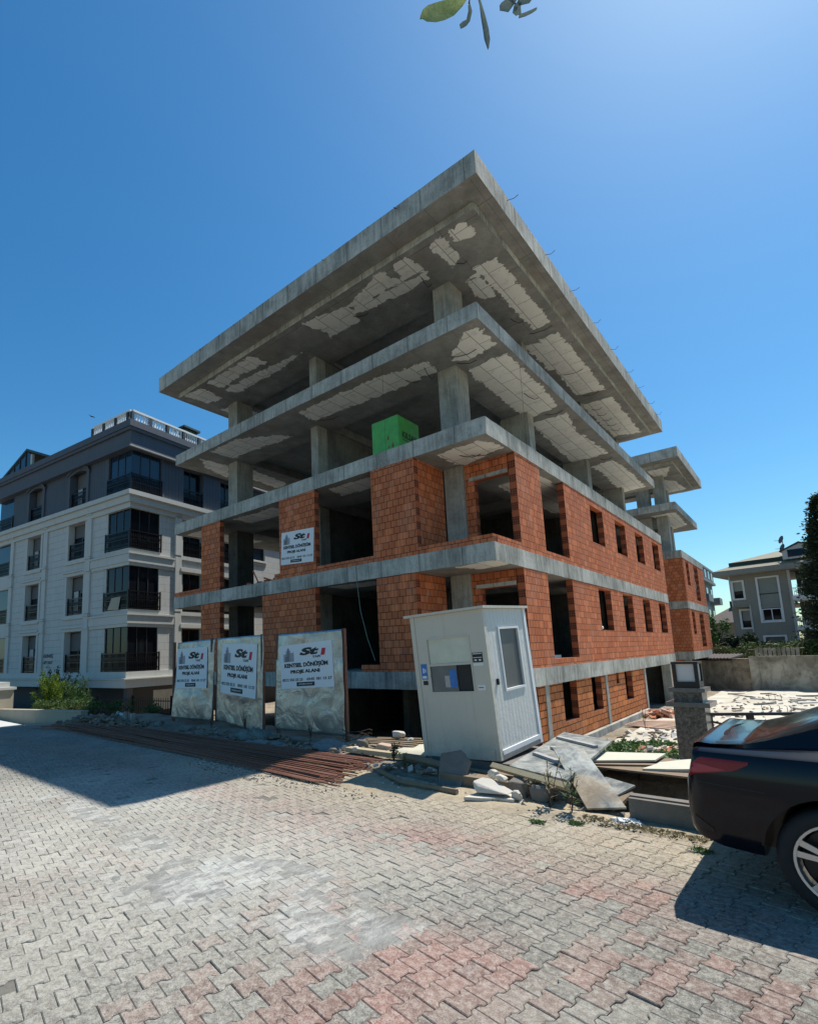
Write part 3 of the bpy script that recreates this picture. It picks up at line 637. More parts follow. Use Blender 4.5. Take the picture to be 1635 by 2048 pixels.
# right side
R2 = [(3.31, 5.25, 3.2, 5.7), (7.80, 9.3, 4.09, 5.42), (10.92, 12.45, 4.09, 5.42), (14.1, 15.52, 4.09, 5.42), (17.42, 18.8, 4.1, 5.45)]
R1 = [(3.22, 5.25, .2, 2.6), (7.84, 9.3, 1.04, 2.47), (10.96, 12.4, 1.04, 2.47), (14.16, 15.48, 1.04, 2.47), (17.37, 18.8, 1.04, 2.47)]
y0 = 1.62
bw((-I, y0, 0), Y, nR, DY - y0 - .01, 3.0, 5.638, [(a - y0, b - y0, c, d) for a, b, c, d in R2]); bw((-I, y0, 0), Y, nR, DY - y0 - .01, 0, 2.548, [(a - y0, b - y0, c, d) for a, b, c, d in R1])
R0 = [(3.75, 4.9, -1.54, -.40), (6.3, 7.3, -1.51, -.40), (9.08, 9.4, -.83, -.40), (10.2, 11.2, -1.5, -.40)]
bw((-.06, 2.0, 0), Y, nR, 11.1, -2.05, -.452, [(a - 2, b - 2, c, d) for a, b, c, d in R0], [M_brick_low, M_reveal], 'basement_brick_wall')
bw((-.06, 18.6, 0), Y, nR, 1.1, -2.3, -.452, [], [M_brick_low, M_reveal], 'basement_brick_wall')
for y in (2.45, 7.72): part('column', M_col, (-.25, -.035, y, y + .24, -2.1, -.452))
for y in (13.1, 18.35): part('column', M_col, (-.4, -.03, y, y + .25, -2.4, -.452))
part('plinth', M_conc, (-.35, .06, 1.9, 13.0, -2.6, -2.05))
part('garage_wall', M_dark_conc, (-3.2, -3.0, 13, 19.5, -2.5, -.46)); part('garage_wall', M_dark_conc, (-3.0, -.3, 19.0, 19.2, -2.5, -.46))
part('basement_brick_wall', [M_brick_low], (-3, -.3, 13.36, 13.5, -2.4, -.46))
# left side and between the two blocks
for z0, z1 in ((0, 2.548), (3.0, 5.638)):
    bw((-13.96, 19.7, 0), (0, -1, 0), (-1, 0, 0), 12.2, z0, z1, [(3, 4.2, z0 + 1, z0 + 2.4), (8, 9.2, z0 + 1, z0 + 2.4)])
    # wing
    bw((-6.0, 25.51, 0), X, nF, 5.98, z0, z1); 
    bw((-I, 25.72, 0), Y, nR, 7.9, z0, z1, [(.85, 1.85, z0 + 1.05, z1 - .12), (3.6, 5.35, z0 + .25, z1 - .12)])
bw((-6, 19.9, 0), Y, nR, 5.6, 0, 2.548, [], [M_brick, M_reveal]); bw((-6, 19.9, 0), Y, nR, 5.6, 3, 5.638)
part('link_slab', M_conc, (-9, -4, 19.78, 25.48, -.4, 0), (-9, -4, 19.78, 25.48, 2.6, 3.0), (-9, -4, 19.78, 25.48, 5.68, 6.08))
part('wing_basement_wall', [M_brick_low], (-5.8, -1.5, 26.6, 26.8, -2.6, -.46), (-1.5, -1.3, 26.6, 33, -2.6, -.46)); part('wing_column', M_col, (-.6, -.3, 26.2, 26.5, -2.6, -.46), (-.6, -.3, 32.6, 32.9, -2.6, -.46))
# starter bars along the roof edge, hooked bars under the slabs
def bars(name, lst, r=.008, mat=None):
    for p in lst:
        m = MB(); m.tube(p, r, 5); m.build(name, mat or M_rebar, ub, BL)
bars('stub_bar', [[(.66, y, 12.05), (.86 + .04 * nz(y * 5), y + .02, 12.0 + .08 * nz(y * 3)), (.95, y + .1, 12.1)] for y in (.8, 3.4, 5.6, 7.9, 10.2, 12.6, 14.5, 16.6, 18.2)] + [[(x, -.95, 12.1), (x + .03, -1.08, 12.04), (x + .15, -1.10, 11.92)] for x in (-1.6, -4.2, -7.6, -10.6)])
def hang(x, y, z, dx, dy, s=.5):
    return [(x, y, z + .02), (x + dx * .3, y + dy * .3, z - .10 * s), (x + dx * .7, y + dy * .7, z - .16 * s), (x + dx, y + dy, z - .05 * s)]
bars('hanging_bar', [hang(-1.4, 1.1, 8.66, .75, .1), hang(-1.45, 1.45, 8.66, .55, .25), hang(-2.2, 1.0, 8.66, .05, .5, 1.4), hang(-.9, 6.7, 8.66, .65, .05), hang(-.75, 4.6, 8.66, .25, .6, .8), hang(-.8, 12.9, 8.66, .5, .1), hang(-13, 2.2, 8.66, .3, .3, 2),
    hang(-.9, 5.8, 11.33, .85, .05), hang(-.95, 4.5, 11.33, .3, .4, .8), hang(-1.0, 9.5, 11.33, .8, .05), hang(-1, 11.9, 11.33, .7, .1), hang(-2.0, .8, 11.33, .1, .4, 1.3), hang(-1.0, 1.0, 11.33, .3, .15), hang(-4.6, .75, 11.33, .5, .2), hang(-6.8, 1.2, 8.66, .8, .3), hang(-3.0, 1.2, 8.66, .3, .3), hang(-1.0, 1.0, 5.64, .6, .2), hang(-1.2, .8, 5.64, .5, .3)] + [hang(-1.1, 13.6 + k * .8, 11.33, .45, .05, .7) for k in range(5)], .011)
# ------------------------------------------------------------------ posters
def frame_T(o, ux, uy):
    ux = Vector(ux).normalized(); uy = Vector(uy); uy = (uy - ux * uy.dot(ux)).normalized(); n = ux.cross(uy)
    T = Matrix((ux, uy, n)).transposed().to_4x4(); T.translation = Vector(o); return T
def poster_parts(T, w, h, parent, off):
    """T: lower-left corner frame, +z outward. Sheet first, then print"""
    s = MB(); NX, NY = 14, 10
    for i in range(NX):
        for j in range(NY):
            q = []
            for a, b in ((i, j), (i + 1, j), (i + 1, j + 1), (i, j + 1)):
                u, v = a / NX * w, b / NY * h; e = .008 * nz(u * 4, v * 4, w) if 0 < a < NX and 0 < b < NY else 0; q.append(T @ Vector((u, v, min(0.001, e * .3))))
            s.face(q)
    s.box(0.002, w - .002, .002, h - .002, -.006, -.004, T=T)
    sh = s.build('poster_sheet', M_poster, parent, off)
    e = .004
    def L(body, u0, u1, v0, v1, **k): t = MB(); add_text(t, body, T @ Matrix.Translation((u0 * w, h - v1 * h, 0)), ((u1 - u0) * w, (v1 - v0) * h), depth=e, **k); t.build('black_lettering', M_ink, sh)
    L('St', .39, .76, .10, .27, shear=.25, bold=.055); L('YAPI', .63, .78, .295, .345, bold=.03)
    L('KENTSEL DÖNÜŞÜM', .08, .91, .41, .55, bold=.052); L('PROJE ALANI', .20, .76, .585, .685, bold=.052)
    L('0212 553 23 23', .03, .43, .775, .835, bold=.03); L('0545 181 13 27', .51, .97, .775, .835, bold=.03)
    k = MB(); k.box(.31 * w, .65 * w, h * .045, h * .135, e - .001, e, T=T); k.build('black_bar', M_ink, sh)
    for o_ in sh.children: pass
    k = MB(); add_text(k, '1', T @ Matrix.Translation((.79 * w, h - .30 * h, 0)), (.095 * w, .15 * h), depth=e + .001, shear=.12, bold=.075); k.build('red_numeral', M_red, sh)
    k = MB(); add_text(k, 'st1yapi.com.tr', T @ Matrix.Translation((.35 * w, h * .068, 0)), (.26 * w, h * .045), depth=e + .002); k.build('small_white_lettering', M_white_p, sh)
    k = MB(); f = e - .001
    for x0, x1, a, b, mm in ((.07, .14, .39, .21, 0), (.12, .21, .39, .13, 0), (.15, .185, .39, .08, 1), (.20, .255, .39, .19, 0), (.262, .272, .39, .18, 1), (.10, .16, .39, .27, 1)): k.box(x0 * w, x1 * w, h * (1 - a), h * (1 - b), f - .001 + .0006 * mm, f + .0006 * mm, mm, T)
    k.build('grey_building_drawing', [M_greyink, M_greyink2], sh)
    for c in sh.children:
        if off is not None: c.data.transform(Matrix.Translation((-off[0], -off[1], -off[2])))
    return sh
r_ = thing('banner', (-6.6, -.02, 3.9), 'white construction banner with black lettering nailed to the brick pier on the upper storey', 'banner')
poster_parts(frame_T((-7.38, -.02, 3.44), (1.5, 0, -.08), (0, 0, 1)), 1.5, 1.07, r_, (-6.6, -.02, 3.9))
# hoarding sheets
def hoarding(bl, br, tl, tr, label, pb, posts):
    bl, br, tl, tr = map(Vector, (bl, br, tl, tr)); c = (bl + br) / 2; t = thing('hoarding_panel', c, label, 'metal panel', 'galvanised hoarding panels with banners')
    ux = (br - bl).normalized(); n = ux.cross(Vector((0, 0, 1))).normalized()
    if n.y > 0: n = -n
    m = MB(); NX, NY = 40, 44; ids = {}
    for j in range(NY + 1):
        for i in range(NX + 1):
            u, v = i / NX, j / NY; p = (bl * (1 - u) + br * u) * (1 - v) + (tl * (1 - u) + tr * u) * v
            d = .030 * nz(u * 1.6 + c.x, v * 2) + .026 * (abs(nz(u * 3.5 + c.x, v * 2.6, 2)) - .2) * (1.2 - v * .6) + .004 * nz(u * 12, v * 12, 4)
            if i in (0, NX): d *= .4; p = p + ux * .025 * nz(v * 5, c.x)
            if j == 0: p.z += .03 * nz(u * 5, c.x)
            for pu0, pu1, pv0, pv1 in (pb[:4],):
                fx = min(sstep(pu0 - .08, pu0, u), 1 - sstep(pu1, pu1 + .08, u)); fy = min(sstep(pv0 - .08, pv0, v), 1 - sstep(pv1, pv1 + .08, v)); d = d * (1 - fx * fy)
            ids[i, j] = m.vert(p + n * d)
    for j in range(NY):
        for i in range(NX): m.f.append((ids[i, j], ids[i + 1, j], ids[i + 1, j + 1], ids[i, j + 1])); m.m.append(0)
    sh = m.build('metal_sheet', M_galv, t, c, smooth=True)
    so_ = sh.modifiers.new('thick', 'SOLIDIFY'); so_.thickness = .002
    for q in posts:
        k = MB(); p0 = bl * (1 - q) + br * q - n * .06; p1 = tl * (1 - q) + tr * q - n * .06
        k.box(-.03, .03, -.03, .03, -.3, (p1 - p0).length + .01, T=Matrix.Translation(p0)); k.build('post', M_rust, t, c)
    pw = (br - bl).length; ph = ((tl + tr) / 2 - (bl + br) / 2).z
    up = ((tl + tr) - (bl + br)).normalized(); n2 = ux.cross(up).normalized(); n2 = n2 if n2.y < 0 else -n2
    o = bl + ux * pw * pb[0] + up * (ph * pb[2]) + n2 * pb[5]
    T = frame_T(o, ux + Vector((0, 0, pb[4])), up)
    s = poster_parts(T, pw * (pb[1] - pb[0]), ph * (pb[3] - pb[2]), t, c)
    return t
hoarding((-7.44, -3.87, -1.0), (-5.94, -3.65, -1.02), (-7.36, -3.74, .94), (-5.87, -3.6, 1.0), 'leftmost crumpled metal hoarding panel with a white banner', (.10, .86, .38, .90, .03, .034), (.02, .97))
hoarding((-5.85, -3.6, -1.0), (-3.62, -3.98, -1.1), (-5.83, -3.56, .99), (-3.58, -3.95, .98), 'middle metal hoarding panel with its lower left corner bent away', (.12, .88, .34, .92, .0, .014), (.98,))
hoarding((-3.32, -3.89, -1.0), (-1.41, -3.83, -1.0), (-3.29, -3.85, .96), (-1.41, -3.83, .98), 'largest shiny hoarding panel standing alone with a dark post on its right', (.12, .88, .42, .87, .05, .014), (.03, 1.0))

# ------------------------------------------------------------------ guard booth, leaning
bt = thing('guard_booth', (2.05, -4.714, -.95), 'leaning off-white guard booth with a sash window and a dented narrow door', 'booth', rot=(.041, -.043, -.018))
W, DD, H = 1.153, 1.335, 2.068
m = MB(); m.box(-W, 0, 0, DD, .02, .09); m.build('floor_frame', M_booth, bt)
m = MB(); wall(m, (-W, 0, 0), X, nF, W, .09, H - .06, [(.24, .90, .92, 1.66)], .035); m.build('front_wall', [M_booth, M_booth], bt)
m = MB(); wall(m, (0, .035, 0), Y, nR, DD - .07, .09, H - .06, [(.37, .96, .90, 1.72)], .035); m.build('door_wall', [M_bdoor, M_bdoor], bt)
fbox('side_wall', M_booth, bt, (-W, -W + .035, .036, DD, .09, H - .06)); fbox('back_wall', M_booth, bt, (-W + .036, 0, DD - .034, DD, .09, H - .06))
m = MB(); m.prism([(-W - .10, -.05), (.052, -.05), (.052, DD + .04), (-W - .10, DD + .04)], .035, Matrix.Translation((0, 0, H - .058))); m.build('roof', M_booth, bt)
fbox('corner_trim', M_booth, bt, (-.055, .012, -.012, .055, .03, H - .06), (-W - .012, -W + .055, -.012, .03, .03, H - .06)); 
fbox('corner_trim', M_white_p, bt, (-.02, .014, DD - .07, DD + .012, .03, H - .06)); fbox('base_trim', M_booth, bt, (-W + .06, -.06, -.012, .02, .03, .17))
fbox('base_trim', M_white_p, bt, (-.01, .018, .07, DD - .08, .09, .15))
m = MB(); x0, x1, z0, z1 = -W + .24, -W + .90, .92, 1.66
for b in ((x0 - .02, x1 + .02, -.008, .03, z1, z1 + .022), (x0 - .02, x1 + .02, -.008, .03, z0 - .022, z0), (x0 - .02, x0, -.008, .03, z0, z1), (x1, x1 + .02, -.008, .03, z0, z1), (x0, x1, -.004, .02, 1.28, 1.31)): m.box(*b)
wf = m.build('sash_window', M_booth, bt); fbox('upper_pane', flat('yellowed_pane', (.58, .57, .44), .4, 0, .2, 6), wf, (x0, x1, .012, .018, 1.311, z1)); fbox('lower_pane', flat('grey_pane', (.13, .14, .135), .25, 0, .35, 5, 0, .5), wf, (x0, x0 + .42, .014, .018, z0, 1.28)); fbox('dark_gap_sheet', M_void, wf, (x0 + .42, x1, .030, .034, z0, 1.28))  # dark sheet paints the shaded interior behind the open sash
fbox('paper_notice', M_blue, wf, (x0 + .30, x0 + .41, .008, .011, z0 + .05, z0 + .30)); fbox('paper_notice', flat('faded_paper', (.42, .38, .33), .7, 0, .4, 22), wf, (x0 + .22, x0 + .298, .008, .011, z0 + .06, z0 + .22))
m = MB(); y0, y1, z0, z1 = .405, .995, .90, 1.72
for b in ((-.0, .02, y0 - .03, y1 + .03, z1, z1 + .03), (-.0, .02, y0 - .03, y1 + .03, z0 - .03, z0), (-.0, .02, y0 - .03, y0, z0, z1), (-.0, .02, y1, y1 + .03, z0, z1)): m.box(*b)
dw = m.build('door_window', M_white_p, bt); fbox('louvre_pane', flat('dusty_dark_pane', (.09, .09, .085), .5, 0, .3, 3), dw, (-.02, -.015, y0, y1, z0, z1))
fbox('door_handle', M_black, bt, (.002, .03, .16, .19, .98, 1.06))
st = fbox('sticker', M_blue, bt, (-W + .085, -W + .185, -.004, -.001, 1.10, 1.32)); fbox('sticker_print', M_white_p, st, (-W + .10, -W + .17, -.006, -.0045, 1.115, 1.15), (-W + .115, -W + .135, -.006, -.0045, 1.19, 1.26), (-W + .15, -W + .165, -.006, -.0045, 1.20, 1.25))
st = fbox('sticker', M_ink, bt, (-.22, -.07, -.004, -.001, 1.30, 1.43)); fbox('sticker_print', M_white_p, st, (-.21, -.08, -.006, -.0045, 1.41, 1.42), (-.21, -.08, -.006, -.0045, 1.36, 1.368), (-.195, -.16, -.006, -.0045, 1.32, 1.34), (-.13, -.095, -.006, -.0045, 1.32, 1.34)); 
st = fbox('sticker', M_white_p, bt, (-.22, -.07, -.004, -.001, 1.255, 1.29)); st = fbox('sticker', M_white_p, bt, (-.19, -.08, -.004, -.001, .93, 1.0)); fbox('sticker_print', M_ink, st, (-.18, -.11, -.006, -.0045, .96, .97)); fbox('sticker', M_ink, bt, (-W + .10, -W + .18, -.004, -.001, 1.02, 1.08))

# ------------------------------------------------------------------ rebar heap
for i in range(120):
    u = rng.random(); lay = rng.random()
    yr = -4.85 - 1.45 * u + .05 * rng.uniform(-1, 1); xr = .18 + .38 * u + rng.uniform(-.35, .08)
    L = rng.uniform(7.5, 11.5); yl = -5.15 - .75 * u + rng.uniform(-.12, .12); z = G + .012 + .075 * lay * (1 - abs(2 * u - 1) ** 3) + .02
    ph = rng.uniform(0, 6); pts = []
    for k in range(13):
        t = k / 12; x = xr - L * t; y = yr + (yl - yr) * t ** .8 + .05 * math.sin(ph + t * 5) * t
        pts.append((x, y, z + .02 * math.sin(ph * 2 + t * 6) * t + .03 * sstep(-5.6, -5.0, y) + sdz(x)))
    m = MB(); m.tube(pts, .0085, 5); o = m.build('reinforcing_bar', M_rust, loc=(xr, yr, z))
    tag(o, 'long rusty reinforcing bar lying in the heap along the street edge', 'steel bar', 'rusty reinforcing bars heaped along the street')

# ------------------------------------------------------------------ stones, boards, planks and rubble near the booth
def rock(name, c, s, label, cat, mat, seed, group=None, flatn=0):
    r = random.Random(seed * 7 + 1); b_ = bmesh.new()
    for k in range(26 if flatn else 20):
        d = Vector((r.gauss(0, 1), r.gauss(0, 1), r.gauss(0, 1))).normalized()
        q = [abs(x) ** (.4 if flatn else .75) * (1 if x > 0 else -1) for x in d]; k_ = r.uniform(.82, 1.08)
        b_.verts.new((q[0] * s[0] * k_, q[1] * s[1] * k_, q[2] * s[2] * k_))
    h = bmesh.ops.convex_hull(b_, input=b_.verts); bmesh.ops.delete(b_, geom=[v for v in b_.verts if not v.link_faces], context='VERTS')
    bmesh.ops.bevel(b_, geom=b_.edges[:], offset=min(s) * .07, segments=1, affect='EDGES')
    me = D.meshes.new(name); b_.to_mesh(me); b_.free(); me.materials.append(mat); o = D.objects.new(name, me); COL.objects.link(o); o.location = c
    return tag(o, label, cat, group)
def plate(name, pts, th, label, cat, mat, group=None, extra=None, jag=0.0):
    """flat board through corner points (roughly planar), thickness th downwards"""
    P = [Vector(p) for p in pts]; c = sum(P, Vector()) / len(P); nrm = Vector((0, 0, 0))
    for i in range(len(P)): nrm += (P[i] - c).cross(P[(i + 1) % len(P)] - c)
    nrm.normalize()
    if nrm.z < 0 or (abs(nrm.z) < .05 and nrm.y > 0): P = P[::-1]; nrm = -nrm
    out = []
    for i, p in enumerate(P):
        q = P[(i + 1) % len(P)]; K = 6
        for k in range(K): 
            t = k / K; out.append(p.lerp(q, t) + (Vector((nz(i * 3.1 + t * 7, 1), nz(i * 2.3 + t * 7, 5), 0)) * jag))
    m = MB(); n = len(out); m.v += [tuple(p) for p in out] + [tuple(p - nrm * th) for p in out]
    m.f.append(tuple(range(n))); m.f.append(tuple(range(n, 2 * n))[::-1]); m.m += [0, 0]
    for k in range(n): m.f.append((k, n + k, n + (k + 1) % n, (k + 1) % n)); m.m.append(0)
    if extra:
        t = thing(name, c, label, cat, group); m.build('panel_face', mat, t, c)
        for e in extra: 
            k = MB(); a, b = Vector(e[0]), Vector(e[1]); d = (b - a).normalized(); s = nrm.cross(d); T = Matrix((d, s, nrm)).transposed().to_4x4(); T.translation = a
            k.box(0, (b - a).length, -.03, .03, 0, .035, T=T); k.build('batten', M_ply, t, c)
        return t
    return tag(m.build(name, mat, loc=c), label, cat, group)
A0, A1, A2, A3 = Vector((2.17, -2.74, -.80)), Vector((2.97, -3.17, -.80)), Vector((3.14, -5.50, -.86)), Vector((2.37, -5.18, -.86))
bl4 = lambda u, v: (A3.lerp(A2, u)).lerp(A0.lerp(A1, u), v)
plate('formwork_panel', [A0, A1, A2, A3], .03, 'wide grey ribbed formwork panel lying beside the booth on a pale timber beam', 'board', M_board, None, [(bl4(.12, .30), bl4(.80, .22)), (bl4(.25, .5), bl4(.6, .45)), (bl4(.08, .78), bl4(.9, .72))])
m = MB(); m.tube([(2.12, -5.10, -.905), (3.15, -5.53, -.925)], .045, 4); tag(m.build('timber_beam', M_wood2, loc=(2.6, -5.3, -.9)), 'pale squared timber beam under the front edge of the grey panel', 'timber')
plate('plywood_board', [(2.747, -4.79, -.67), (3.07, -4.68, -.68), (3.674, -5.48, -1.05), (3.33, -5.55, -1.10)], .022, 'long cement-stained board sloping down onto the street paving', 'board', M_board2)
plate('sheathing_board', [(2.94, -3.54, -.9), (3.62, -3.25, -.9), (3.60, -3.76, -.9), (2.99, -4.18, -.9)], .02, 'pale flat sheathing board behind the sloping board', 'board', M_pale)
plate('sheathing_board', [(2.9, -4.1, -.93), (3.6, -3.8, -.935), (3.66, -3.9, -.93), (2.98, -4.26, -.93)], .02, 'thin brown edge board curled under the pale sheathing', 'board', M_wood)
plate('sheathing_board', [(3.66, -3.78, -.915), (4.05, -3.30, -.90), (4.28, -3.95, -.90), (3.55, -4.2, -.93)], .03, 'pale warped board beside the car', 'board', M_pale, jag=.03)
plate('plywood_board', [(3.33, -4.84, -.93), (3.67, -5.06, -.93), (3.55, -5.25, -1.0), (3.25, -5.2, -1.0)], .02, 'small grey board offcut to the right of the sloping board', 'board', M_board)
for k in range(4):
    plate('thin_board', [(3.1 + .03 * k, -5.05, -1.0 - .03 * k), (3.66 - .02 * k, -5.12 - .02 * k, -.985 - .03 * k), (3.60 - .03 * k, -5.38 - .02 * k, -1.05 - .028 * k), (3.1, -5.4, -1.06 - .028 * k)], .012, 'thin brown board in the stack under the small grey offcut', 'board', M_wood, 'thin boards stacked beside the kerb')
plate('sheathing_board', [(2.92, -4.26, -.952), (4.32, -4.28, -.95), (4.34, -3.3, -.95), (2.95, -3.3, -.955)], .02, 'wide brown board lying under both pale boards beside the car', 'board', M_wood)
M_dstone = flat('shaded_rubble_stone', (.06, .055, .05), .95, 0, .3, 7, .6)  # rough stone with the shade under the boards put into its colour
# supports
for k, (x, y, z1, mat) in enumerate(((2.55, -5.32, -.95, M_stone), (2.85, -4.4, -.84, M_dstone), (3.5, -3.62, -.975, M_dstone), (2.45, -3.2, -.84, M_stone), (2.7, -4.9, -.9, M_stone), (3.1, -3.5, -.975, M_dstone), (4.05, -3.55, -.975, M_dstone))):
    zb = gz(x, y) - .05; rock('concrete_block', (x, y, (zb + z1) / 2), (.13, .12, (z1 - zb) / 2 + .02), ['rough block under the front of the pale timber beam', 'block under the middle of the grey ribbed panel', 'block under the pale flat board', 'rearmost block under the grey ribbed panel', 'low block under the near part of the ribbed panel', 'block under the back edge of the pale flat board', 'block under the pale warped board by the car'][k], 'block', mat, k, None, 1)
m = MB(); m.box(1.55, 2.45, -5.40, -5.2, -1.17, -1.0); m.box(.95, 2.45, -5.0, -4.86, -1.12, -1.02); 
tag(m.build('sleeper', M_wood, loc=(1.9, -5.2, -1.1)), 'old dark timber sleepers carrying the booth', 'timber')
m = MB(); m.box(1.0, 2.3, -4.7, -3.3, -1.3, -.955); tag(m.build('booth_footing', M_stone, loc=(1.6, -4, -1.1)), 'low stone footing under the leaning booth', 'footing')
m = MB(); m.tube([(.62, -4.82, -1.0), (1.1, -4.98, -.99), (1.42, -5.06, -1.0)], .055, 6); tag(m.build('log', M_wood, loc=(1, -4.9, -1)), 'short weathered log at the front left foot of the booth', 'timber')
m = MB(); m.tube([(.60, -5.42, -1.09), (1.2, -5.72, -1.10), (1.98, -5.74, -1.10)], .035, 6); tag(m.build('wooden_pole', M_wood, loc=(1.2, -5.6, -1.1)), 'thin bent wooden pole lying on the dust in the booth shadow', 'timber')
plate('stone_slab', [(1.53, -5.44, -1.15), (1.86, -5.44, -1.12), (1.90, -5.26, -.84), (1.76, -5.20, -.735), (1.48, -5.24, -.80)], .05, 'upright broken grey stone slab leaning on the booth front', 'stone', M_stone, jag=.02)
plate('stone_slab', [(2.14, -5.88, -1.10), (2.62, -5.66, -1.10), (2.60, -5.42, -1.09), (2.2, -5.50, -1.09)], .035, 'flat pale broken slab lying under the foam block', 'stone', M_foam, jag=.03)
rock('foam_block', (2.37, -5.62, -1.01), (.21, .13, .075), 'chunky off-white block in front of the booth', 'block', M_foam, 21, None, 1)
rock('foam_block', (2.28, -5.40, -.93), (.07, .06, .06), 'small white lump on the left of the off-white block', 'block', M_foam, 22)
rock('foam_block', (2.42, -5.50, -.94), (.075, .05, .045), 'small crumpled white piece on top of the off-white block', 'block', M_foam, 23)
rock('foam_block', (2.62, -5.58, -1.08), (.06, .06, .06), 'pale angular chip at the right end of the flat slab', 'block', M_foam, 24)
rock('concrete_block', (2.82, -5.42, -1.06), (.13, .10, .10), 'dark grey block in the shade left of the metal stake', 'block', M_stone, 25, None, 1)
m = MB(); m.tube([(2.98, -5.62, -1.16), (2.96, -5.52, -.9)], .012, 5); tag(m.build('stake', M_rebar, loc=(2.98, -5.6, -1.1)), 'thin metal stake standing under the timber beam', 'stake')
# low kerb wall to the right
m = MB(); m.box(3.72, 4.42, -5.56, -5.36, -1.25, -.94); m.box(3.72, 4.3, -5.5, -5.4, -.94, -.925)
tag(m.build('kerb_wall', M_stone, loc=(3.8, -5.5, -1.1)), 'low concrete kerb wall between the boards and the black car', 'kerb')
# things left of the booth
rock('brick_piece', (-.1, -4.38, -.99), (.17, .07, .055), 'pinkish brick piece on the planks left of the booth', 'brick', flat('pale_brick', (.50, .36, .27), .9, 0, .2, 8, .5), 31, None, 1)
rock('white_stone', (-.3, -3.70, -.90), (.13, .10, .07), 'white rounded stone behind the planks left of the booth', 'stone', M_foam, 32)
rock('white_stone', (-.02, -3.75, -.96), (.07, .06, .04), 'smaller white stone right of the rounded white stone', 'stone', M_foam, 33)
rock('brick_piece', (-.62, -4.3, -1.0), (.12, .09, .08), 'brown brick lump beside the loose wire loops', 'brick', M_stone, 34, None, 1)
rock('foam_block', (-.4, -4.72, -1.0), (.07, .06, .05), 'small pale lump at the far end of the rebar heap', 'block', M_foam, 35)
for k in range(9):
    a = rng.uniform(-.25, .2); x = -.45 + .09 * rng.random() * 3; y = -4.15 + k * .055
    m = MB(); T = Matrix.Translation((x, y, -1.0 + .012 * (k % 3))) @ Matrix.Rotation(a + .25, 4, 'Z'); m.box(-.35, .55 + rng.uniform(-.2, .1), -.035, .035, 0, .02, T=T)
    tag(m.build('plank', M_wood, loc=(x, y, -1.0)), 'narrow reddish plank in the small pile left of the booth', 'plank', 'planks piled left of the booth')
plate('timber_edging', [(-.6, -4.75, -.99), (.9, -4.75, -.985), (.9, -4.65, -.985), (-.6, -4.6, -.99)], .07, 'pale timber edging between the sand and the street dust', 'timber', M_wood2)
m = MB()
for k in range(60):
    x, y = rng.uniform(.0, 1.0), rng.uniform(-4.6, -3.4); 
    m.box(-.02, .02, -.02, .02, -.02, .02, T=Matrix.Translation((x, y, -1.03)) @ Matrix.Rotation(k, 4, 'Z') @ Matrix.Scale(rng.uniform(.4, 1.2), 4))
m.build('x', M_pale); o = D.objects['x']; o.name = 'gravel'; tag(o, 'pale sandy gravel scattered left of the booth', 'gravel', kind='stuff')
gx_ = np.arange(-.2, 1.35, .07); gy_ = np.arange(-4.72, -3.0, .07)
tag(grid_obj('sand_patch', gx_, gy_, lambda x, y: -1.03 + .05 * math.exp(-((x - .5) ** 2 / .3 + (y + 4.0) ** 2 / .5)) + .02 * nz(x * 4, y * 4) - .12 * sstep(.5, .85, max(abs(x - .55) / .8, abs(y + 3.9) / .85)), M_pale), kind='structure')
# crumpled tarps and stones below the hoardings
def tarp(c, s, label, mat, seed):
    m = MB(); N = 26; ids = {}
    for i in range(N + 1):
        for j in range(N + 1):
            u, v = i / N - .5, j / N - .5; r = math.hypot(u, v) * 2; ang = math.atan2(v, u); k = 1 + .35 * nz(math.cos(ang) * 1.7 + seed, math.sin(ang) * 1.7)
            f = max(0, 1 - r ** 1.6); ridge = 1 - abs(nz(u * 5 + seed, v * 5 + seed)) * 2.6; fine = abs(nz(u * 13, v * 13 + seed))
            h = s[2] * (f * (.35 + .65 * (.5 + nz(u * 3 + seed * 2, v * 3))) + .38 * ridge * min(1, f * 3) + .25 * fine * min(1, f * 4)); ids[i, j] = m.vert((c[0] + u * s[0] * k + .03 * nz(u * 9, v * 9), c[1] + v * s[1] * k + .03 * nz(v * 9, u * 9), c[2] + h * .8))
    for i in range(N):
        for j in range(N): m.f.append((ids[i, j], ids[i + 1, j], ids[i + 1, j + 1], ids[i, j + 1])); m.m.append(0)
    return tag(m.build('tarpaulin', mat, loc=c), label, 'tarpaulin')
M_tarp = flat('grey_green_sheeting', (.13, .16, .135), .6, 0, .3, 6, .5); M_tarp2 = flat('pale_grey_sheeting', (.17, .18, .17), .6, 0, .2, 6, .4)
tarp((-3.35, -4.45, -1.08), (1.0, .6, .22), 'crumpled grey-green sheeting on the ground below the gap between hoardings', M_tarp, 1)
tarp((-2.55, -4.75, -1.09), (1.1, .45, .06), 'flat pale grey sheeting beside the rebar heap', M_tarp2, 2)
tarp((-1.25, -4.45, -1.09), (.9, .6, .14), 'bunched grey sheeting below the right end of the largest hoarding', M_tarp2, 3)
k = 0
for x, y, s, lab in ((-5.6, -4.5, .16, 'grey stone below the middle hoarding'), (-7.0, -4.45, .14, 'grey stone below the leftmost hoarding'), (-2.1, -4.35, .16, 'long stone below the largest hoarding'), (-4.3, -4.6, .10, 'small stone left of the grey-green sheeting'), (-.9, -4.75, .07, 'small stone at the edge of the bunched sheeting')):
    k += 1; rock('stone', (x, y, -1.06), (s * 1.6, s, s * .6), lab, 'stone', M_stone, 40 + k)
m = MB()
for k in range(3):
    pts = [(-.85 + .22 * math.cos(t * .6 + k), -4.15 + .16 * math.sin(t * .6 + k * 2), -.95 + .05 * k + .06 * math.sin(t)) for t in range(10)]; m.tube(pts, .006, 4)
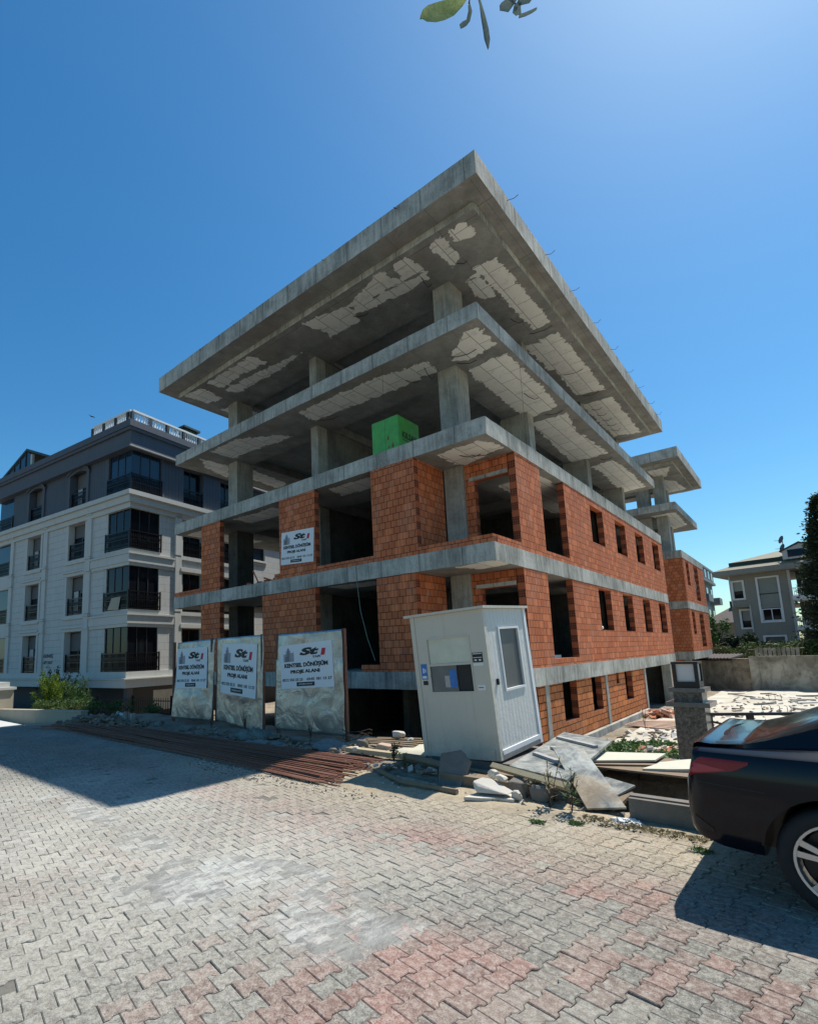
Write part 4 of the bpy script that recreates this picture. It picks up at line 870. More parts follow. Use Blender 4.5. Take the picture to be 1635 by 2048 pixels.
tag(m.build('wire_loop', M_rebar, loc=(-.85, -4.2, -1)), 'loose loops of dark wire beside the hoarding post', 'wire')
# cable over the front slab
m = MB(); m.tube([(-4.18, -.03, 3.03), (-4.16, -.035, 2.5), (-4.05, -.06, 1.7), (-3.8, -.1, .9), (-3.55, -.12, .30)], .012, 5); tag(m.build('hose', flat('green_hose', (.10, .16, .13), .6), loc=(-4.1, -.03, 3)), 'thin green hose hanging from the front slab edge', 'hose')
for x, lab in ((-3.05, 'plumb wire hanging in front of the green pallet'), (-.15, 'plumb wire hanging at the corner balcony')):
    m = MB(); m.tube([(x, .12 if x < -1 else 2.9, 8.66), (x, .12 if x < -1 else 2.9, 6.1)], .004, 4); tag(m.build('wire', M_rebar, loc=(x, .12, 8.66)), lab, 'wire')
# ------------------------------------------------------------------ green wrapped pallet on the third slab
gp = thing('wrapped_pallet', (-3.4, 1.1, 6.09), 'bright green film-wrapped brick pallet standing on the open floor slab', 'pallet')
m = MB(); 
T = Matrix.Translation((-3.4, 1.1, 6.09)); m.box(-.50, .46, -.5, .62, .12, 1.27, T=T)
o = m.build('green_wrap', M_green, gp, (-3.4, 1.1, 6.09)); bv = o.modifiers.new('b', 'BEVEL'); bv.width = .03; bv.segments = 2
m = MB(); m.box(-.5, .46, -.5, .62, 0, .03); m.box(-.5, .46, -.5, -.4, .03, .12); m.box(-.5, .46, .5, .62, .03, .12); m.build('pallet_base', M_wood, gp)
m = MB(); TT = Matrix(((0, 0, 1, 0), (1, 0, 0, 0), (0, 1, 0, 0), (0, 0, 0, 1)))
add_text(m, 'KILSAN', Matrix.Translation((.463, -.30, .62)) @ TT, (.80, .20), depth=.004, bold=.03); m.box(.463, .467, -.3, .5, .55, .57); m.build('lettering', flat('brown_print', (.05, .04, .02), .6), gp)
m = MB()
for x, z, s in ((.10, .62, .075), (.26, .36, .08)): m.prism([(-.5 * s, 0), (0, -.8 * s), (.5 * s, 0), (.3 * s, .6 * s), (0, 1.5 * s), (-.3 * s, .5 * s)], .004, Matrix.Translation((x, -.503, z)) @ Matrix.Rotation(R(90), 4, 'X'))
m.box(.10, .13, -.506, -.502, .32, .40); m.build('printed_marks', flat('brown_mark', (.22, .09, .02), .6), gp)
m = MB(); T = Matrix.Translation((-2.4, .35, 9.1)); m.box(-.9, .0, -.05, .1, 0, .035, T=T); m.box(-.2, .25, -.12, .08, .035, .06, T=T @ Matrix.Rotation(-.3, 4, 'Y')); tag(m.build('plank', M_pale, loc=(-2.4, .35, 9.1)), 'pale offcut planks on the edge of the top open slab', 'plank')
m = MB()
for k in range(14): m.box(-.1, .1, -.06, .06, 0, .1, T=Matrix.Translation((-9.9 + k * .17, .6 + .2 * rng.random(), 3.0 + .1 * (k % 3 == 0))) @ Matrix.Rotation(rng.uniform(-.5, .5), 4, 'Z'))
m.tube([(-9.1, .7, 3.3), (-8.3, .6, 3.05)], .03, 4); m.tube([(-9.3, .6, 3.15), (-9.7, .7, 3.62)], .03, 4); tag(m.build('brick_pile', M_brick, loc=(-9, .7, 3)), 'heap of loose bricks and timber inside the left upper opening', 'brick pile')
tag(fbox('foam_box', M_white_p, None, (-.9, -.35, 3.9, 4.7, .01, .28)), 'white box on the floor inside the tall lower side window', 'box')
o = rock('plastic_bag', (-.1, 8.0, 1.10), (.1, .12, .09), 'small white bag on the sill of a lower side window', 'bag', M_white_p, 77)
exec_more = True
del exec_more
# ------------------------------------------------------------------ white and slate apartment building on the left
OF = (0, 0, -2.7)
ap = thing('apartment_building', (-18.995, .525, -2.7), 'four-storey white and slate-grey apartment building with black balcony railings', 'building', rz=R(7.6))
def ab(name, mats, *bs, parent=None):
    if name in ('corner_jamb', 'corner_post', 'penthouse_panel') or (name == 'chimney' and 0):
        for b in bs: m = MB(); m.box(*b); o = m.build(name, mats, parent or ap, OF)
        return o
    m = MB()
    for b in bs: m.box(*b)
    return m.build(name, mats, parent or ap, OF)
XL = -14.4
def aw(name, mats, o, du, n, L, z0, z1, ops, th=.42):
    m = MB(); wall(m, o, du, n, L, z0, z1, ops, th); return m.build(name, mats, ap, OF)
WX = [(-5.65, -4.0), (-10.28, -8.7)]
opsA = [(a - XL, b - XL, f, f + 2.12) for a, b in WX for f in (0, 3, 6)] + [(-.1, 2.05, f, f + 2.12) for f in (0, 3, 6)]
aw('front_wall', [M_white, M_trim], (XL, 0, 0), X, nF, -2.0 - XL, -.3, 8.02, opsA)
WY = [(3.2, 4.6), (5.9, 7.2)]
opsB = [(a - 1.75, b - 1.75, f, f + 2.12) for a, b in WY for f in (0, 3, 6)] + [(8.2 - 1.75, 9.7 - 1.75, f + .55, f + 1.4) for f in (0, 3, 6)]
aw('side_wall', [M_white, M_trim], (0, 1.75, 0), Y, nR, 12.5, -.3, 8.02, opsB)
aw('attic_front_wall', [M_gcl, M_gtrim], (XL + 2.0, 0, 0), X, nF, -2.0 - XL - 2.0, 8.86, 11.1, [(a - XL - 2, b - XL - 2, 8.95, 11.02) for a, b in WX])
aw('attic_side_wall', [M_gcl, M_gtrim], (0, 1.75, 0), Y, nR, 12.5, 8.86, 11.1, [(a - 1.75, b - 1.75, 8.95, 10.95) for a, b in WY])
def ring(z0, z1, o, x0=XL, y1=14.25): return (x0 - o, o, -o, y1, z0, z1)
ab('base_cornice', M_trim, ring(-.75, -.36, .22), ring(-.358, -.302, .30), ring(-.30, -.0, .10))
ab('main_cornice', M_trim, ring(8.02, 8.28, .10), ring(8.282, 8.62, .22), ring(8.622, 8.85, .34))
ab('roof_fascia', M_gtrim, ring(11.06, 11.2, .34), ring(11.202, 11.9, .28), ring(11.902, 12.05, .40), ring(12.052, 12.38, .46))
ab('eave_strip', M_trim, (.30, .40, -.36, 14.2, 11.05, 11.10))
for f in (0, 3, 6):
    if f: ab('corner_band', M_trim, (-3.25, .06, -.06, 2.6, f - .86, f - .70), (-3.25, .10, -.10, 2.6, f - .698, f - .3), (-3.25, .16, -.16, 2.6, f - .298, f - .22), (-2.02, .02, -.02, 1.76, f - .218, f - .002)); ab('corner_band', M_trim, (XL - .06, XL + 2.3, -.06, .4, f - .86, f - .002))
    for a, b in WX:
        tr = ab('window_surround', M_trim, (a - .24, a - .002, -.035, .1, f - .0, f + 2.12), (b + .002, b + .20, -.035, .1, f, f + 2.12), (a - .30, b + .26, -.05, .1, f + 2.13, f + 2.30), (a - .36, b + .32, -.13, .1, f + 2.302, f + 2.40), (a - .25, b + .22, -.09, .12, f - .22, f - .003))
    for a in (-3.71, -8.25, -12.32): ab('pilaster', M_trim, (a, a + .4, -.09, .05, f - .0 if f else .0, f + 2.2), (a - .05, a + .45, -.15, .05, f + 2.202, f + 2.3), (a - .02, a + .42, -.12, .05, f + 2.302, f + 2.86), (a - .07, a + .47, -.17, .05, f + 2.862, f + 2.96))
    for a in (2.66, 4.85, 7.5): ab('pilaster', M_trim, (-.05, .10, a, a + .4, f, f + 2.9))
    for a, b in WY: ab('window_surround', M_trim, (-.1, .08, a - .16, b + .16, f - .2, f - .003), (-.1, .14, a - .2, b + .2, f + 2.15, f + 2.35))
def rail(p0, p1, z, h, n, name='balcony_railing'):
    p0, p1 = Vector((*p0, 0)), Vector((*p1, 0)); d = p1 - p0; L = d.length; d.normalize(); T = Matrix((d, Vector((0, 0, 1)).cross(d), Vector((0, 0, 1)))).transposed().to_4x4(); T.translation = p0 + Vector((0, 0, z))
    m = MB(); m.box(0, L, -.03, .03, h - .05, h, T=T); m.box(0, L, -.02, .02, .05, .09, T=T); m.box(0, L, -.012, .012, h * .52, h * .52 + .03, T=T)
    for k in range(n + 1):
        x = L * k / n; m.box(x - .010, x + .010, -.01, .01, .09, h - .05, T=T); 
        if k < n: m.box(x - .024, x + .024, -.022, .022, h * .62, h * .78, T=T); m.box(x - .022, x + .022, -.02, .02, .14, .24, T=T)
    for x in (0, L): m.box(x - .03, x + .03, -.03, .03, 0, h + .03, T=T)
    return m.build(name, M_black, ap, OF)
for fi, f in enumerate((0, 3, 6, 9)):
    top = f + 2.12 if fi < 3 else 11.04
    bot = f if fi < 3 else 8.9
    g = ab('corner_glazing', M_glass if fi < 3 else M_glass2, (-2.0, -.10, .08, .11, bot, top), (-.11, -.08, .08, 1.75, bot, top))
    ab('mullion', M_winfr, *[(x - .02, x + .02, .05, .079, bot, top) for x in (-1.95, -1.3, -.68, -.1)], *[(-.079, -.05, y - .02, y + .02, bot, top) for y in (.55, 1.1, 1.7)], parent=g)
    if fi == 3: ab('corner_post', M_gtrim, (-2.25, -1.99, -.02, .3, 8.86, 11.05), (-.3, .02, 1.74, 1.95, 8.86, 11.05))
    else: ab('corner_jamb', M_trim, (-2.0, -1.93, .0, .6, bot, top), (-.6, 0, 1.70, 1.749, bot, top))
    rail((-2.0, -.06), (.05, -.06), bot - .02, .92, 22); rail((.06, -.05), (.06, 1.75), bot - .02, .92, 18)
    g = ab('corner_glazing', M_glass2, (XL, XL + 2.03, .08, .11, bot, top)); rail((XL, -.05), (XL + 2.0, -.05), bot - .02, .9, 20)
    for wi, (a, b) in enumerate(WX):
        w_ = ab('window', M_glass, (a, b, .36, .38, bot, top)); ab('window_frame', M_winfr, (a, a + .06, .31, .359, bot, top), (b - .06, b, .31, .359, bot, top), ((a + b) / 2 - .02, (a + b) / 2 + .03, .31, .359, bot, top - .9), (a, b, .31, .359, top - .07, top), parent=w_)
        ab('roller_blind', M_blind, (a + .06, b - .06, .33, .345, top - (1.0, .75, .8, .9)[(fi + wi) % 4], top - .07), parent=w_)
        if (fi + wi) % 2: ab('curtain', M_curtain, (a + .1, a + .55, .349, .358, bot + .05, bot + 1.35), (b - .5, b - .2, .349, .358, bot + .05, bot + 1.3), parent=w_)
        rail((a + .01, -.02 + .1), (b - .01, -.02 + .1), bot, .92, 14)
    for wi, (a, b) in enumerate(WY):
        w_ = ab('window', M_glass, (-.36, -.34, a, b, bot, top)); ab('window_frame', M_winfr, (-.33, -.30, a, a + .06, bot, top), (-.33, -.30, b - .06, b, bot, top), (-.33, -.30, (a + b) / 2 - .03, (a + b) / 2 + .03, bot, top), parent=w_)
        rail((-.08, a), (-.08, b), bot, .92, 14)
    if fi < 3: w_ = ab('window', M_glass2, (-.2, -.18, 8.2, 9.7, f + .55, f + 1.4)); ab('window_frame', M_winfr, (-.17, -.12, 8.2, 8.28, f + .55, f + 1.4), (-.17, -.12, 9.62, 9.7, f + .55, f + 1.4), (-.17, -.12, 8.2, 9.7, f + .55, f + .6), parent=w_); ab('window_sill', M_trim, (0.002, .1, 8.1, 9.8, f + .40, f + .48), (0.002, .06, 8.1, 9.8, f + .28, f + .34))
# arched hoods of the attic windows
for a, b in WX:
    m = MB(); c = (a + b) / 2; hw = (b - a) / 2 + .3
    for k in range(14):
        t0, t1 = -1 + k / 7, -1 + (k + 1) / 7; z = lambda t, o: 11.0 + o + .28 * (1 - t * t)
        for (o0, o1, dpt) in ((-.12, .02, -.09), (.02, .14, -.16)):
            q = [(c + t0 * hw, z(t0, o0)), (c + t1 * hw, z(t1, o0)), (c + t1 * hw, z(t1, o1)), (c + t0 * hw, z(t0, o1))]
            m.face([(x, dpt, zz_ - .2) for x, zz_ in q]); m.face([(x, 0.0, zz_ - .2) for x, zz_ in q][::-1])
            m.face([(q[0][0], dpt, q[0][1] - .2), (q[0][0], 0, q[0][1] - .2), (q[1][0], 0, q[1][1] - .2), (q[1][0], dpt, q[1][1] - .2)]); m.face([(q[3][0], dpt, q[3][1] - .2), (q[2][0], dpt, q[2][1] - .2), (q[2][0], 0, q[2][1] - .2), (q[3][0], 0, q[3][1] - .2)])
    m.build('arched_hood', M_gtrim, ap, OF)
    ab('window_surround', M_gtrim, (a - .24, a - .002, -.08, .02, 8.87, 11.0)); ab('window_surround', M_gtrim, (b + .002, b + .24, -.08, .02, 8.87, 11.0))
ab('inner_floors', M_dark_conc, *[(XL + .5, -.45, .5, 14, z - .3, z) for z in (0, 3, 6, 8.9)], (XL + .5, -2.5, 2.2, 2.3, 0, 11), (-2.6, -2.5, 2.3, 13.8, 0, 11))
ab('rear_wall', M_white, (XL, -.02, 14.26, 14.4, -2.7, 12)); ab('end_wall', M_white, (XL - .02, XL + .2, .45, 14.2, -.3, 8.0))
ab('basement_wall', flat('dark_basement_render', (.05, .05, .055), .8), (XL, -.55, .6, 13.9, -2.7, -.76)); ab('basement_window', M_curtain, (-.549, -.54, 1.9, 3.4, -2.0, -1.0)); ab('basement_post', M_gtrim, (-.5, -.2, .2, .5, -2.7, -.76))
ab('roof', M_gtrim, (XL, 0, 0, 14.2, 12.2, 12.3))
# roof balustrade
def balus(p0, p1, n):
    p0, p1 = Vector((*p0, 0)), Vector((*p1, 0)); d = p1 - p0; L = d.length; d.normalize(); T = Matrix((d, Vector((0, 0, 1)).cross(d), Vector((0, 0, 1)))).transposed().to_4x4(); T.translation = p0 + Vector((0, 0, 12.385))
    m = MB(); m.box(0, L, -.09, .09, .50, .60, T=T); m.box(0, L, -.07, .07, 0, .06, T=T)
    for k in range(n):
        x = L * (k + .5) / n; m.lathe([(.045, .06), (.055, .14), (.03, .28), (.045, .38), (.04, .5)], 6, T @ Matrix.Translation((x, 0, 0)))
    o = m.build('roof_balustrade', M_white_p, ap, OF)
    for k in range(int(L / 1.05) + 1): m = MB(); m.box(k * 1.05 - .07, k * 1.05 + .07, -.10, .10, 0, .50, T=T); m.build('pedestal', M_winfr, o)
    for c in o.children: c.data.transform(Matrix.Translation((0, 0, 2.7)))
balus((-3.15, -.25), (.22, -.25), 22); balus((.25, -.22), (.25, 9.0), 60)
# penthouse
m = MB(); m.prism([(-18, 12.8), (-13.2, 14.62), (-8.0, 12.55), (-8.0, 12.68), (-13.2, 14.78), (-18, 12.95)], 4.5, Matrix(((1, 0, 0, 0), (0, 0, 1, .9), (0, 1, 0, 0), (0, 0, 0, 1)))); m.build('penthouse_roof', M_dgreen, ap, OF)
m = MB(); m.prism([(-18, 12.3), (-12.75, 12.3), (-12.75, 14.3), (-13.2, 14.55), (-18, 12.75)], .03, Matrix(((1, 0, 0, 0), (0, 0, 1, .98), (0, 1, 0, 0), (0, 0, 0, 1)))); m.build('penthouse_glazing', M_glass2, ap, OF); ab('penthouse_panel', M_glass2, (-11.3, -9.9, 1.7, 1.73, 12.3, 13.4)); ab('penthouse_post', M_trim, (-12.7, -12.5, .95, 1.1, 12.3, 14.25)); ab('penthouse_bars', M_winfr, *[(x, x + .06, .93, .975, 12.3, 12.85 + (x + 18) * .36) for x in (-16.6, -15.8, -15, -14.2, -13.4)], (-18, -12.7, .90, .929, 12.78, 12.84))
ab('penthouse_back', M_void, (-17, -9, 4.0, 4.1, 12.3, 13.0))
ab('chimney', M_dgreen, (-1.9, -1.2, 4.2, 5.1, 12.3, 14.0), (-2.05, -1.05, 4.05, 5.25, 14.002, 14.12))
ab('pergola', M_white_p, *[(-1.3, -1.24, y, y + .06, 12.98, 13.75) for y in (2.2, 2.5, 2.8, 3.1, 3.4, 3.7)], (-1.32, -1.2, 2.1, 3.8, 13.75, 13.8), (-1.3, -1.24, 2.8, 3.2, 13.1, 13.7))
m = MB(); TA = frame_T((-7.78, -.012, .78), (1, 0, 0), (0, 0, 1)); add_text(m, 'GÜNEŞ', TA, (1.0, .25), depth=.01, bold=.03); add_text(m, 'APT. NO:7', frame_T((-7.76, -.012, .46), (1, 0, 0), (0, 0, 1)), (.98, .17), depth=.01, bold=.03); m.build('black_wall_lettering', M_ink, ap, OF)
RZ = Matrix.Translation((-18.995, .525, 0)) @ Matrix.Rotation(R(7.6), 4, 'Z')
d_ = thing('satellite_dish', RZ @ Vector((-1.9, .5, 12.38)), 'round beige satellite dish behind the roof balustrade of the white apartment building', 'satellite dish', rz=R(20))
m = MB(); T = Matrix.Translation((0, 0, .62)) @ Matrix.Rotation(R(70), 4, 'X'); m.lathe([(.0, -.10), (.25, -.085), (.45, -.03), (.50, 0), (.45, -.045), (.25, -.10), (0, -.115)], 20, T); m.build('dish', M_beige, d_, smooth=True); fbox('mast', M_black, d_, (-.03, .03, .06, .12, 0, .6))
m = MB(); T = RZ; m.face([T @ Vector(p) for p in ((-1.55, -.12, 3.02), (-.62, -.13, 2.98), (-.50, -.10, 3.62), (-1.25, -.10, 3.60))]); o = m.build('hanging_cloth', M_beige, loc=RZ @ Vector((-1, -.1, 3.3))); q = o.modifiers.new('s', 'SOLIDIFY'); q.thickness = .01
tag(o, 'beige board leaning on a corner balcony railing of the white apartment building', 'board')

# ------------------------------------------------------------------ grey house on the right
hs = thing('grey_house', (.641, 46.338, -2.6), 'grey sided house with large white-framed window and a weathered hipped roof', 'house', rz=R(-10))
HO = (0, 0, -2.6)
def hb(name, mats, *bs, parent=None):
    m = MB()
    for b in bs: m.box(*b)
    return m.build(name, mats, parent or hs, HO)
def hw_(name, o, du, n, L, z0, z1, ops, mats=None): m = MB(); wall(m, o, du, n, L, z0, z1, ops, .25); return m.build(name, mats or [M_siding, M_white_p], hs, HO)
hw_('front_wall', (-.32, 0, 0), X, nF, 4.12, 3.6, 6.3, [(.2, .95, 4.2, 5.75), (1.95, 3.4, 3.5, 5.85)]); hw_('lower_front_wall', (.93, 0, 0), X, nF, 2.87, -2.6, 3.598, [(.7, 2.15, 2.1, 3.7), (.7, 2.1, -.9, .85)])
hw_('recessed_wall', (-.6, .8, 0), X, nF, 1.53, -2.6, 3.55, [(.6, 1.3, 1.65, 3.25)]); hw_('west_wall', (-.32, 9, 0), (0, -1, 0), (-1, 0, 0), 9.0, 3.6, 6.3, []); hb('slab', M_siding, (-.32, 3.8, .01, 9, 3.5, 3.59))
hb('corner_board', M_trim, (3.72, 3.9, -.04, .1, -2.6, 6.3), (-.34, -.22, -.03, .02, 3.6, 6.3), (.9, 1.0, -.03, .02, -2.6, 3.59))
def hwin(x0, x1, z0, z1, y=0, tw=.14, mid=None):
    w_ = hb('window', M_glass, (x0, x1, y + .12, y + .14, z0, z1)); hb('window_frame', M_white_p, (x0 - tw, x0, y - .05, y + .12, z0 - tw, z1 + tw), (x1, x1 + tw, y - .05, y + .12, z0 - tw, z1 + tw), (x0, x1, y - .05, y + .12, z1, z1 + tw), (x0, x1, y - .05, y + .12, z0 - tw, z0), parent=w_)
    return w_
w1 = hwin(1.7, 3.02, 2.15, 5.8); hb('blind', flat('grey_green_blind', (.26, .28, .25), .8), (1.72, 3.0, .06, .09, 3.25, 5.78), parent=w1); hb('transom', M_winfr, (1.7, 3.02, .02, .058, 4.42, 4.5), parent=w1); hb('casement_frame', M_white_p, (1.7, 3.02, .03, .1, 3.12, 3.2), (2.33, 2.39, .03, .1, 2.2, 3.12), (1.7, 1.78, .03, .1, 2.2, 3.12), (2.95, 3.02, .03, .1, 2.2, 3.12), (1.78, 2.95, .03, .1, 2.15, 2.22), parent=w1)
w1 = hwin(-.08, .60, 4.25, 5.7); hb('blind', flat('pale_green_blind', (.30, .32, .28), .8), (-.07, .59, .06, .09, 4.9, 5.69), parent=w1)
w1 = hwin(.05, .68, 1.7, 3.2, .8); hb('blind', flat('grey_slats', (.26, .27, .26), .8), (.06, .67, .86, .89, 2.3, 3.19), parent=w1)
w1 = hwin(1.68, 2.98, -.9, .8); hb('blind', M_blind, (1.7, 2.96, .06, .09, -.6, .79), parent=w1)
for z in (3.66, 1.18, -1.6): hb('balcony_slab', M_white_p, (3.91, 10, -.25, 2.5, z, z + .16), (3.91, 10, -.35, -.252, z + .10, z + .42))
hb('balcony_back_wall', M_blind, (3.8, 10, 2.5, 2.7, -2.6, 6.3)); hb('balcony_end_wall', M_siding, (9.8, 10.1, -.2, 8, -2.6, 6.3))
for z in (4.10, 1.62, -1.1):
    m = MB(); m.box(3.92, 10, -.32, -.28, z + .58, z + .64); m.box(3.92, 10, -.32, -.28, z, z + .05)
    for k in range(55): m.box(3.95 + k * .11, 3.98 + k * .11, -.31, -.29, z + .05, z + .58)
    m.build('balcony_railing', M_white_p, hs, HO)
def slopes(name, mat, z0, z1, x0, x1, y0, y1, ix0, ix1, iy0, iy1):
    m = MB(); a = [(x0, y0, z0), (x1, y0, z0), (x1, y1, z0), (x0, y1, z0)]; b = [(ix0, iy0, z1), (ix1, iy0, z1), (ix1, iy1, z1), (ix0, iy1, z1)]
    for k in range(4): m.face([a[k], a[(k + 1) % 4], b[(k + 1) % 4], b[k]])
    m.face(b); m.face(a[::-1]); return m.build(name, mat, hs, HO)
hb('eave', M_siding, (-1.25, 10.5, -1.0, 10, 6.28, 6.72)); slopes('lower_roof', M_roof, 6.722, 7.12, -1.25, 10.5, -1.0, 10, -.2, 10, -.1, 9.4); hb('dark_band', M_dgreen, (-.15, 10, -.1, 9.3, 7.125, 7.45)); slopes('upper_roof', M_roof, 7.452, 8.85, -.1, 10, -.05, 9.2, 4.6, 6, 4.2, 4.8)
m = MB(); m.prism([(3.75, 7.1), (6.0, 7.1), (6.0, 7.8), (4.9, 8.3), (3.75, 7.8)], 3.2, Matrix(((1, 0, 0, 0), (0, 0, 1, -.7), (0, 1, 0, 0), (0, 0, 0, 1)))); dm = m.build('dormer', M_trim, hs, HO); hb('dormer_window', M_glass2, (4.1, 5.7, -.73, -.71, 7.25, 7.85), parent=dm)
m = MB(); m.prism([(3.6, 7.75), (4.9, 8.33), (6.2, 7.75), (6.2, 7.83), (4.9, 8.43), (3.6, 7.83)], 3.4, Matrix(((1, 0, 0, 0), (0, 0, 1, -.85), (0, 1, 0, 0), (0, 0, 0, 1)))); m.build('dormer_roof', M_dgreen, hs, HO)
def spire(x, y, z0, z1, w): 
    m = MB(); b = [(x - w, y - w, z0), (x + w, y - w, z0), (x + w, y + w, z0), (x - w, y + w, z0)]
    for k in range(4): m.face([b[k], b[(k + 1) % 4], (x, y, z1)])
    m.box(x - w * .7, x + w * .7, y - w * .7, y + w * .7, z0 - 1.3, z0 - .003); return m.build('roof_turret', M_dgreen, hs, HO)
spire(4.75, 5, 8.8, 9.5, .5); spire(5.6, 5, 9.75, 10.4, .75)
HM = Matrix.Translation((.641, 46.338, 0)) @ Matrix.Rotation(R(-10), 4, 'Z')
for z, lab in ((8.95, 'upper round satellite dish on the mast beside the house dormer'), (8.25, 'lower satellite dish on the mast beside the house dormer')):
    q = thing('satellite_dish', HM @ Vector((3.6, .4, z)), lab, 'satellite dish', rz=R(-60)); m = MB(); m.lathe([(0, -.06), (.2, -.045), (.34, 0), (.2, -.06), (0, -.075)], 16, Matrix.Rotation(R(75), 4, 'X')); m.build('dish', M_blind, q, smooth=True); fbox('feed_arm', M_black, q, (-.015, .015, -.5, 0, -.1, -.07)); fbox('mast', M_blind, q, (.02, .06, .05, .09, -.72, .1))
# teal block behind the wing
tb = thing('teal_apartment_block', (-12, 70, -2.6), 'dark teal apartment block with pale balcony fascias behind the brick wing', 'building')
TB0 = (-12, 70, -2.6)
def tbx(name, mat, *bs):
    m = MB()
    for b in bs: m.box(*b)
    return m.build(name, mat, tb, TB0)
tbx('wall', M_teal, (-20, -4.6, 58.5, 80.5, -2.6, 10.4)); tbx('roof_parapet', M_tealtrim, (-20, -4.2, 58, 81, 8.55, 8.9), (-20, -4.3, 58, 81, 10.4, 10.7)); tbx('mansard', M_tile, (-19.5, -4.35, 58.3, 80.7, 8.9, 10.395))
for z in (-.2, 2.8, 5.7): tbx('balcony', M_tealtrim, (-4.6, -3.7, 60, 63.5, z, z + .9)); tbx('balcony', M_tealtrim, (-4.6, -3.7, 68, 72, z, z + .9)); tbx('balcony', M_tealtrim, (-4.6, -3.6, 77.5, 80.4, z, z + .9))
for z in (0, 3, 6):
    for y in (61, 65, 69.5, 74, 78): tbx('window', M_glass, (-4.6, -4.56, y, y + 1.6, z, z + 1.9))
for y in (60, 63, 66, 69, 72, 75, 78): tbx('roof_window', M_glass2, (-4.35, -4.3, y, y + 1.2, 9.1, 10.2))
# little far house
fh = thing('far_house', (0, 68, -2.6), 'small far house with a grey pitched roof left of the grey sided house', 'house')
m = MB(); m.box(-4, 4, 65, 72, -2.6, 2.7); m.build('wall', M_beige, fh, (0, 68, -2.6)); m = MB(); b = [(-4.6, 64, 2.7), (4.6, 64, 2.7), (4.6, 73, 2.7), (-4.6, 73, 2.7)]
for k in range(4): m.face([b[k], b[(k + 1) % 4], (1.2, 68.5, 6.3)])
m.face(b[::-1]); m.build('roof', M_tile, fh, (0, 68, -2.6)); fbox('chimney', M_dgreen, fh, (-1.6, -.4, 66.4, 67.4, 4.2, 5.3), off=(0, 68, -2.6))

# ------------------------------------------------------------------ courtyard edge
def wallseg(p0, p1, h, th, name, label, mat, zb=-2.7):
    p0, p1 = Vector((*p0, zb)), Vector((*p1, zb)); d = (p1 - p0); L = d.length; d.normalize(); T = Matrix((d, Vector((0, 0, 1)).cross(d), Vector((0, 0, 1)))).transposed().to_4x4(); T.translation = p0
    m = MB(); m.box(0, L, 0, th, 0, h - zb, T=T); return m, T, L
m, T, L = wallseg((-6.5, 35.9), (2.2, 29.6), -.62, .3, '', '', None); m.box(2.5, L - .1, -.1, .45, -.62 + 2.7, -.55 + 2.7, T=T)
o = m.build('boundary_wall', M_stain, loc=(-1, 33, -2.6)); tag(o, 'stained plaster boundary wall on the left with a dark tiled lean-to roof', 'wall')
m, T, L = wallseg((2.2, 29.4), (14, 28.6), -.42, .3, '', '', None); m.box(3.2, 8, -.35, -.002, 0, 2.7 - 1.7, T=T); m.box(0, .45, -.06, -.002, 0, 2.3, T=T)
o = m.build('boundary_wall', M_stain, loc=(8, 29, -2.6)); tag(o, 'higher stained boundary wall along the right of the bright courtyard', 'wall')
lt = thing('shed_roof', (.0, 31.0, -.7), 'row of dark curved roof tiles on the left boundary wall', 'tile roof')
m = MB(); d = (Vector((2.2, 29.6, 0)) - Vector((-6.5, 35.9, 0))).normalized(); nn = Vector((0, 0, 1)).cross(d)
for k in range(26): 
    p = Vector((-3.6, 33.8, -.48)) + d * k * .24; m.tube([p - nn * .25 + Vector((0, 0, -.10)), p + nn * .9 + Vector((0, 0, .14))], .085, 8)
m.build('tiles', M_tile, lt, (0, 31, -.7))
m = MB(); p = Vector((-3.7, 33.8, -.62)); m.tube([p - nn * .2, p + d * 6.3 - nn * .2], .05, 4); m.build('eave_beam', M_black, lt, (0, 31, -.7))
m = MB(); T = Matrix.Translation((2.4, 31.5, -.3)); 
for k in range(10): m.box(k * .22, k * .22 + .17, 0, .03, -.6, .35, T=T)
tag(m.build('picket_fence', M_stain, loc=(3, 31.5, -.3)), 'short pale slatted fence above the courtyard wall', 'fence')
# stub bars in the courtyard floor
for (x, y, n) in ((3.6, 13.5, 4), (3.4, 20.5, 3), (3.9, 9.0, 4)):
    for k in range(n):
        xx, yy_ = x + k * .22, y + rng.uniform(-.2, .2); z = gz(xx, yy_); m = MB(); m.tube([(xx, yy_, z), (xx + rng.uniform(-.04, .04), yy_, z + .32), (xx + rng.uniform(-.1, .1), yy_, z + .36)], .009, 4)
        tag(m.build('starter_bar', M_rebar, loc=(xx, yy_, z)), 'short rusty bar sticking up from the bright courtyard floor', 'steel bar', 'bars sticking up from the courtyard')
for k in range(34):
    y = rng.uniform(5, 27); x = rng.uniform(1.6, 6.5); L = rng.uniform(.3, 1.3); z = gz(x, y) + .05; m = MB(); T = Matrix.Translation((x, y, z)) @ Matrix.Rotation(rng.uniform(-1, 1.4), 4, 'Z'); m.box(-L / 2, L / 2, -.06, .06, 0, .03 + .04 * rng.random(), T=T)
    tag(m.build('scrap_plank', (M_wood, M_ply, M_board)[k % 3], loc=(x, y, z)), 'scrap plank lying flat on the bright courtyard', 'plank', 'scrap planks on the courtyard')
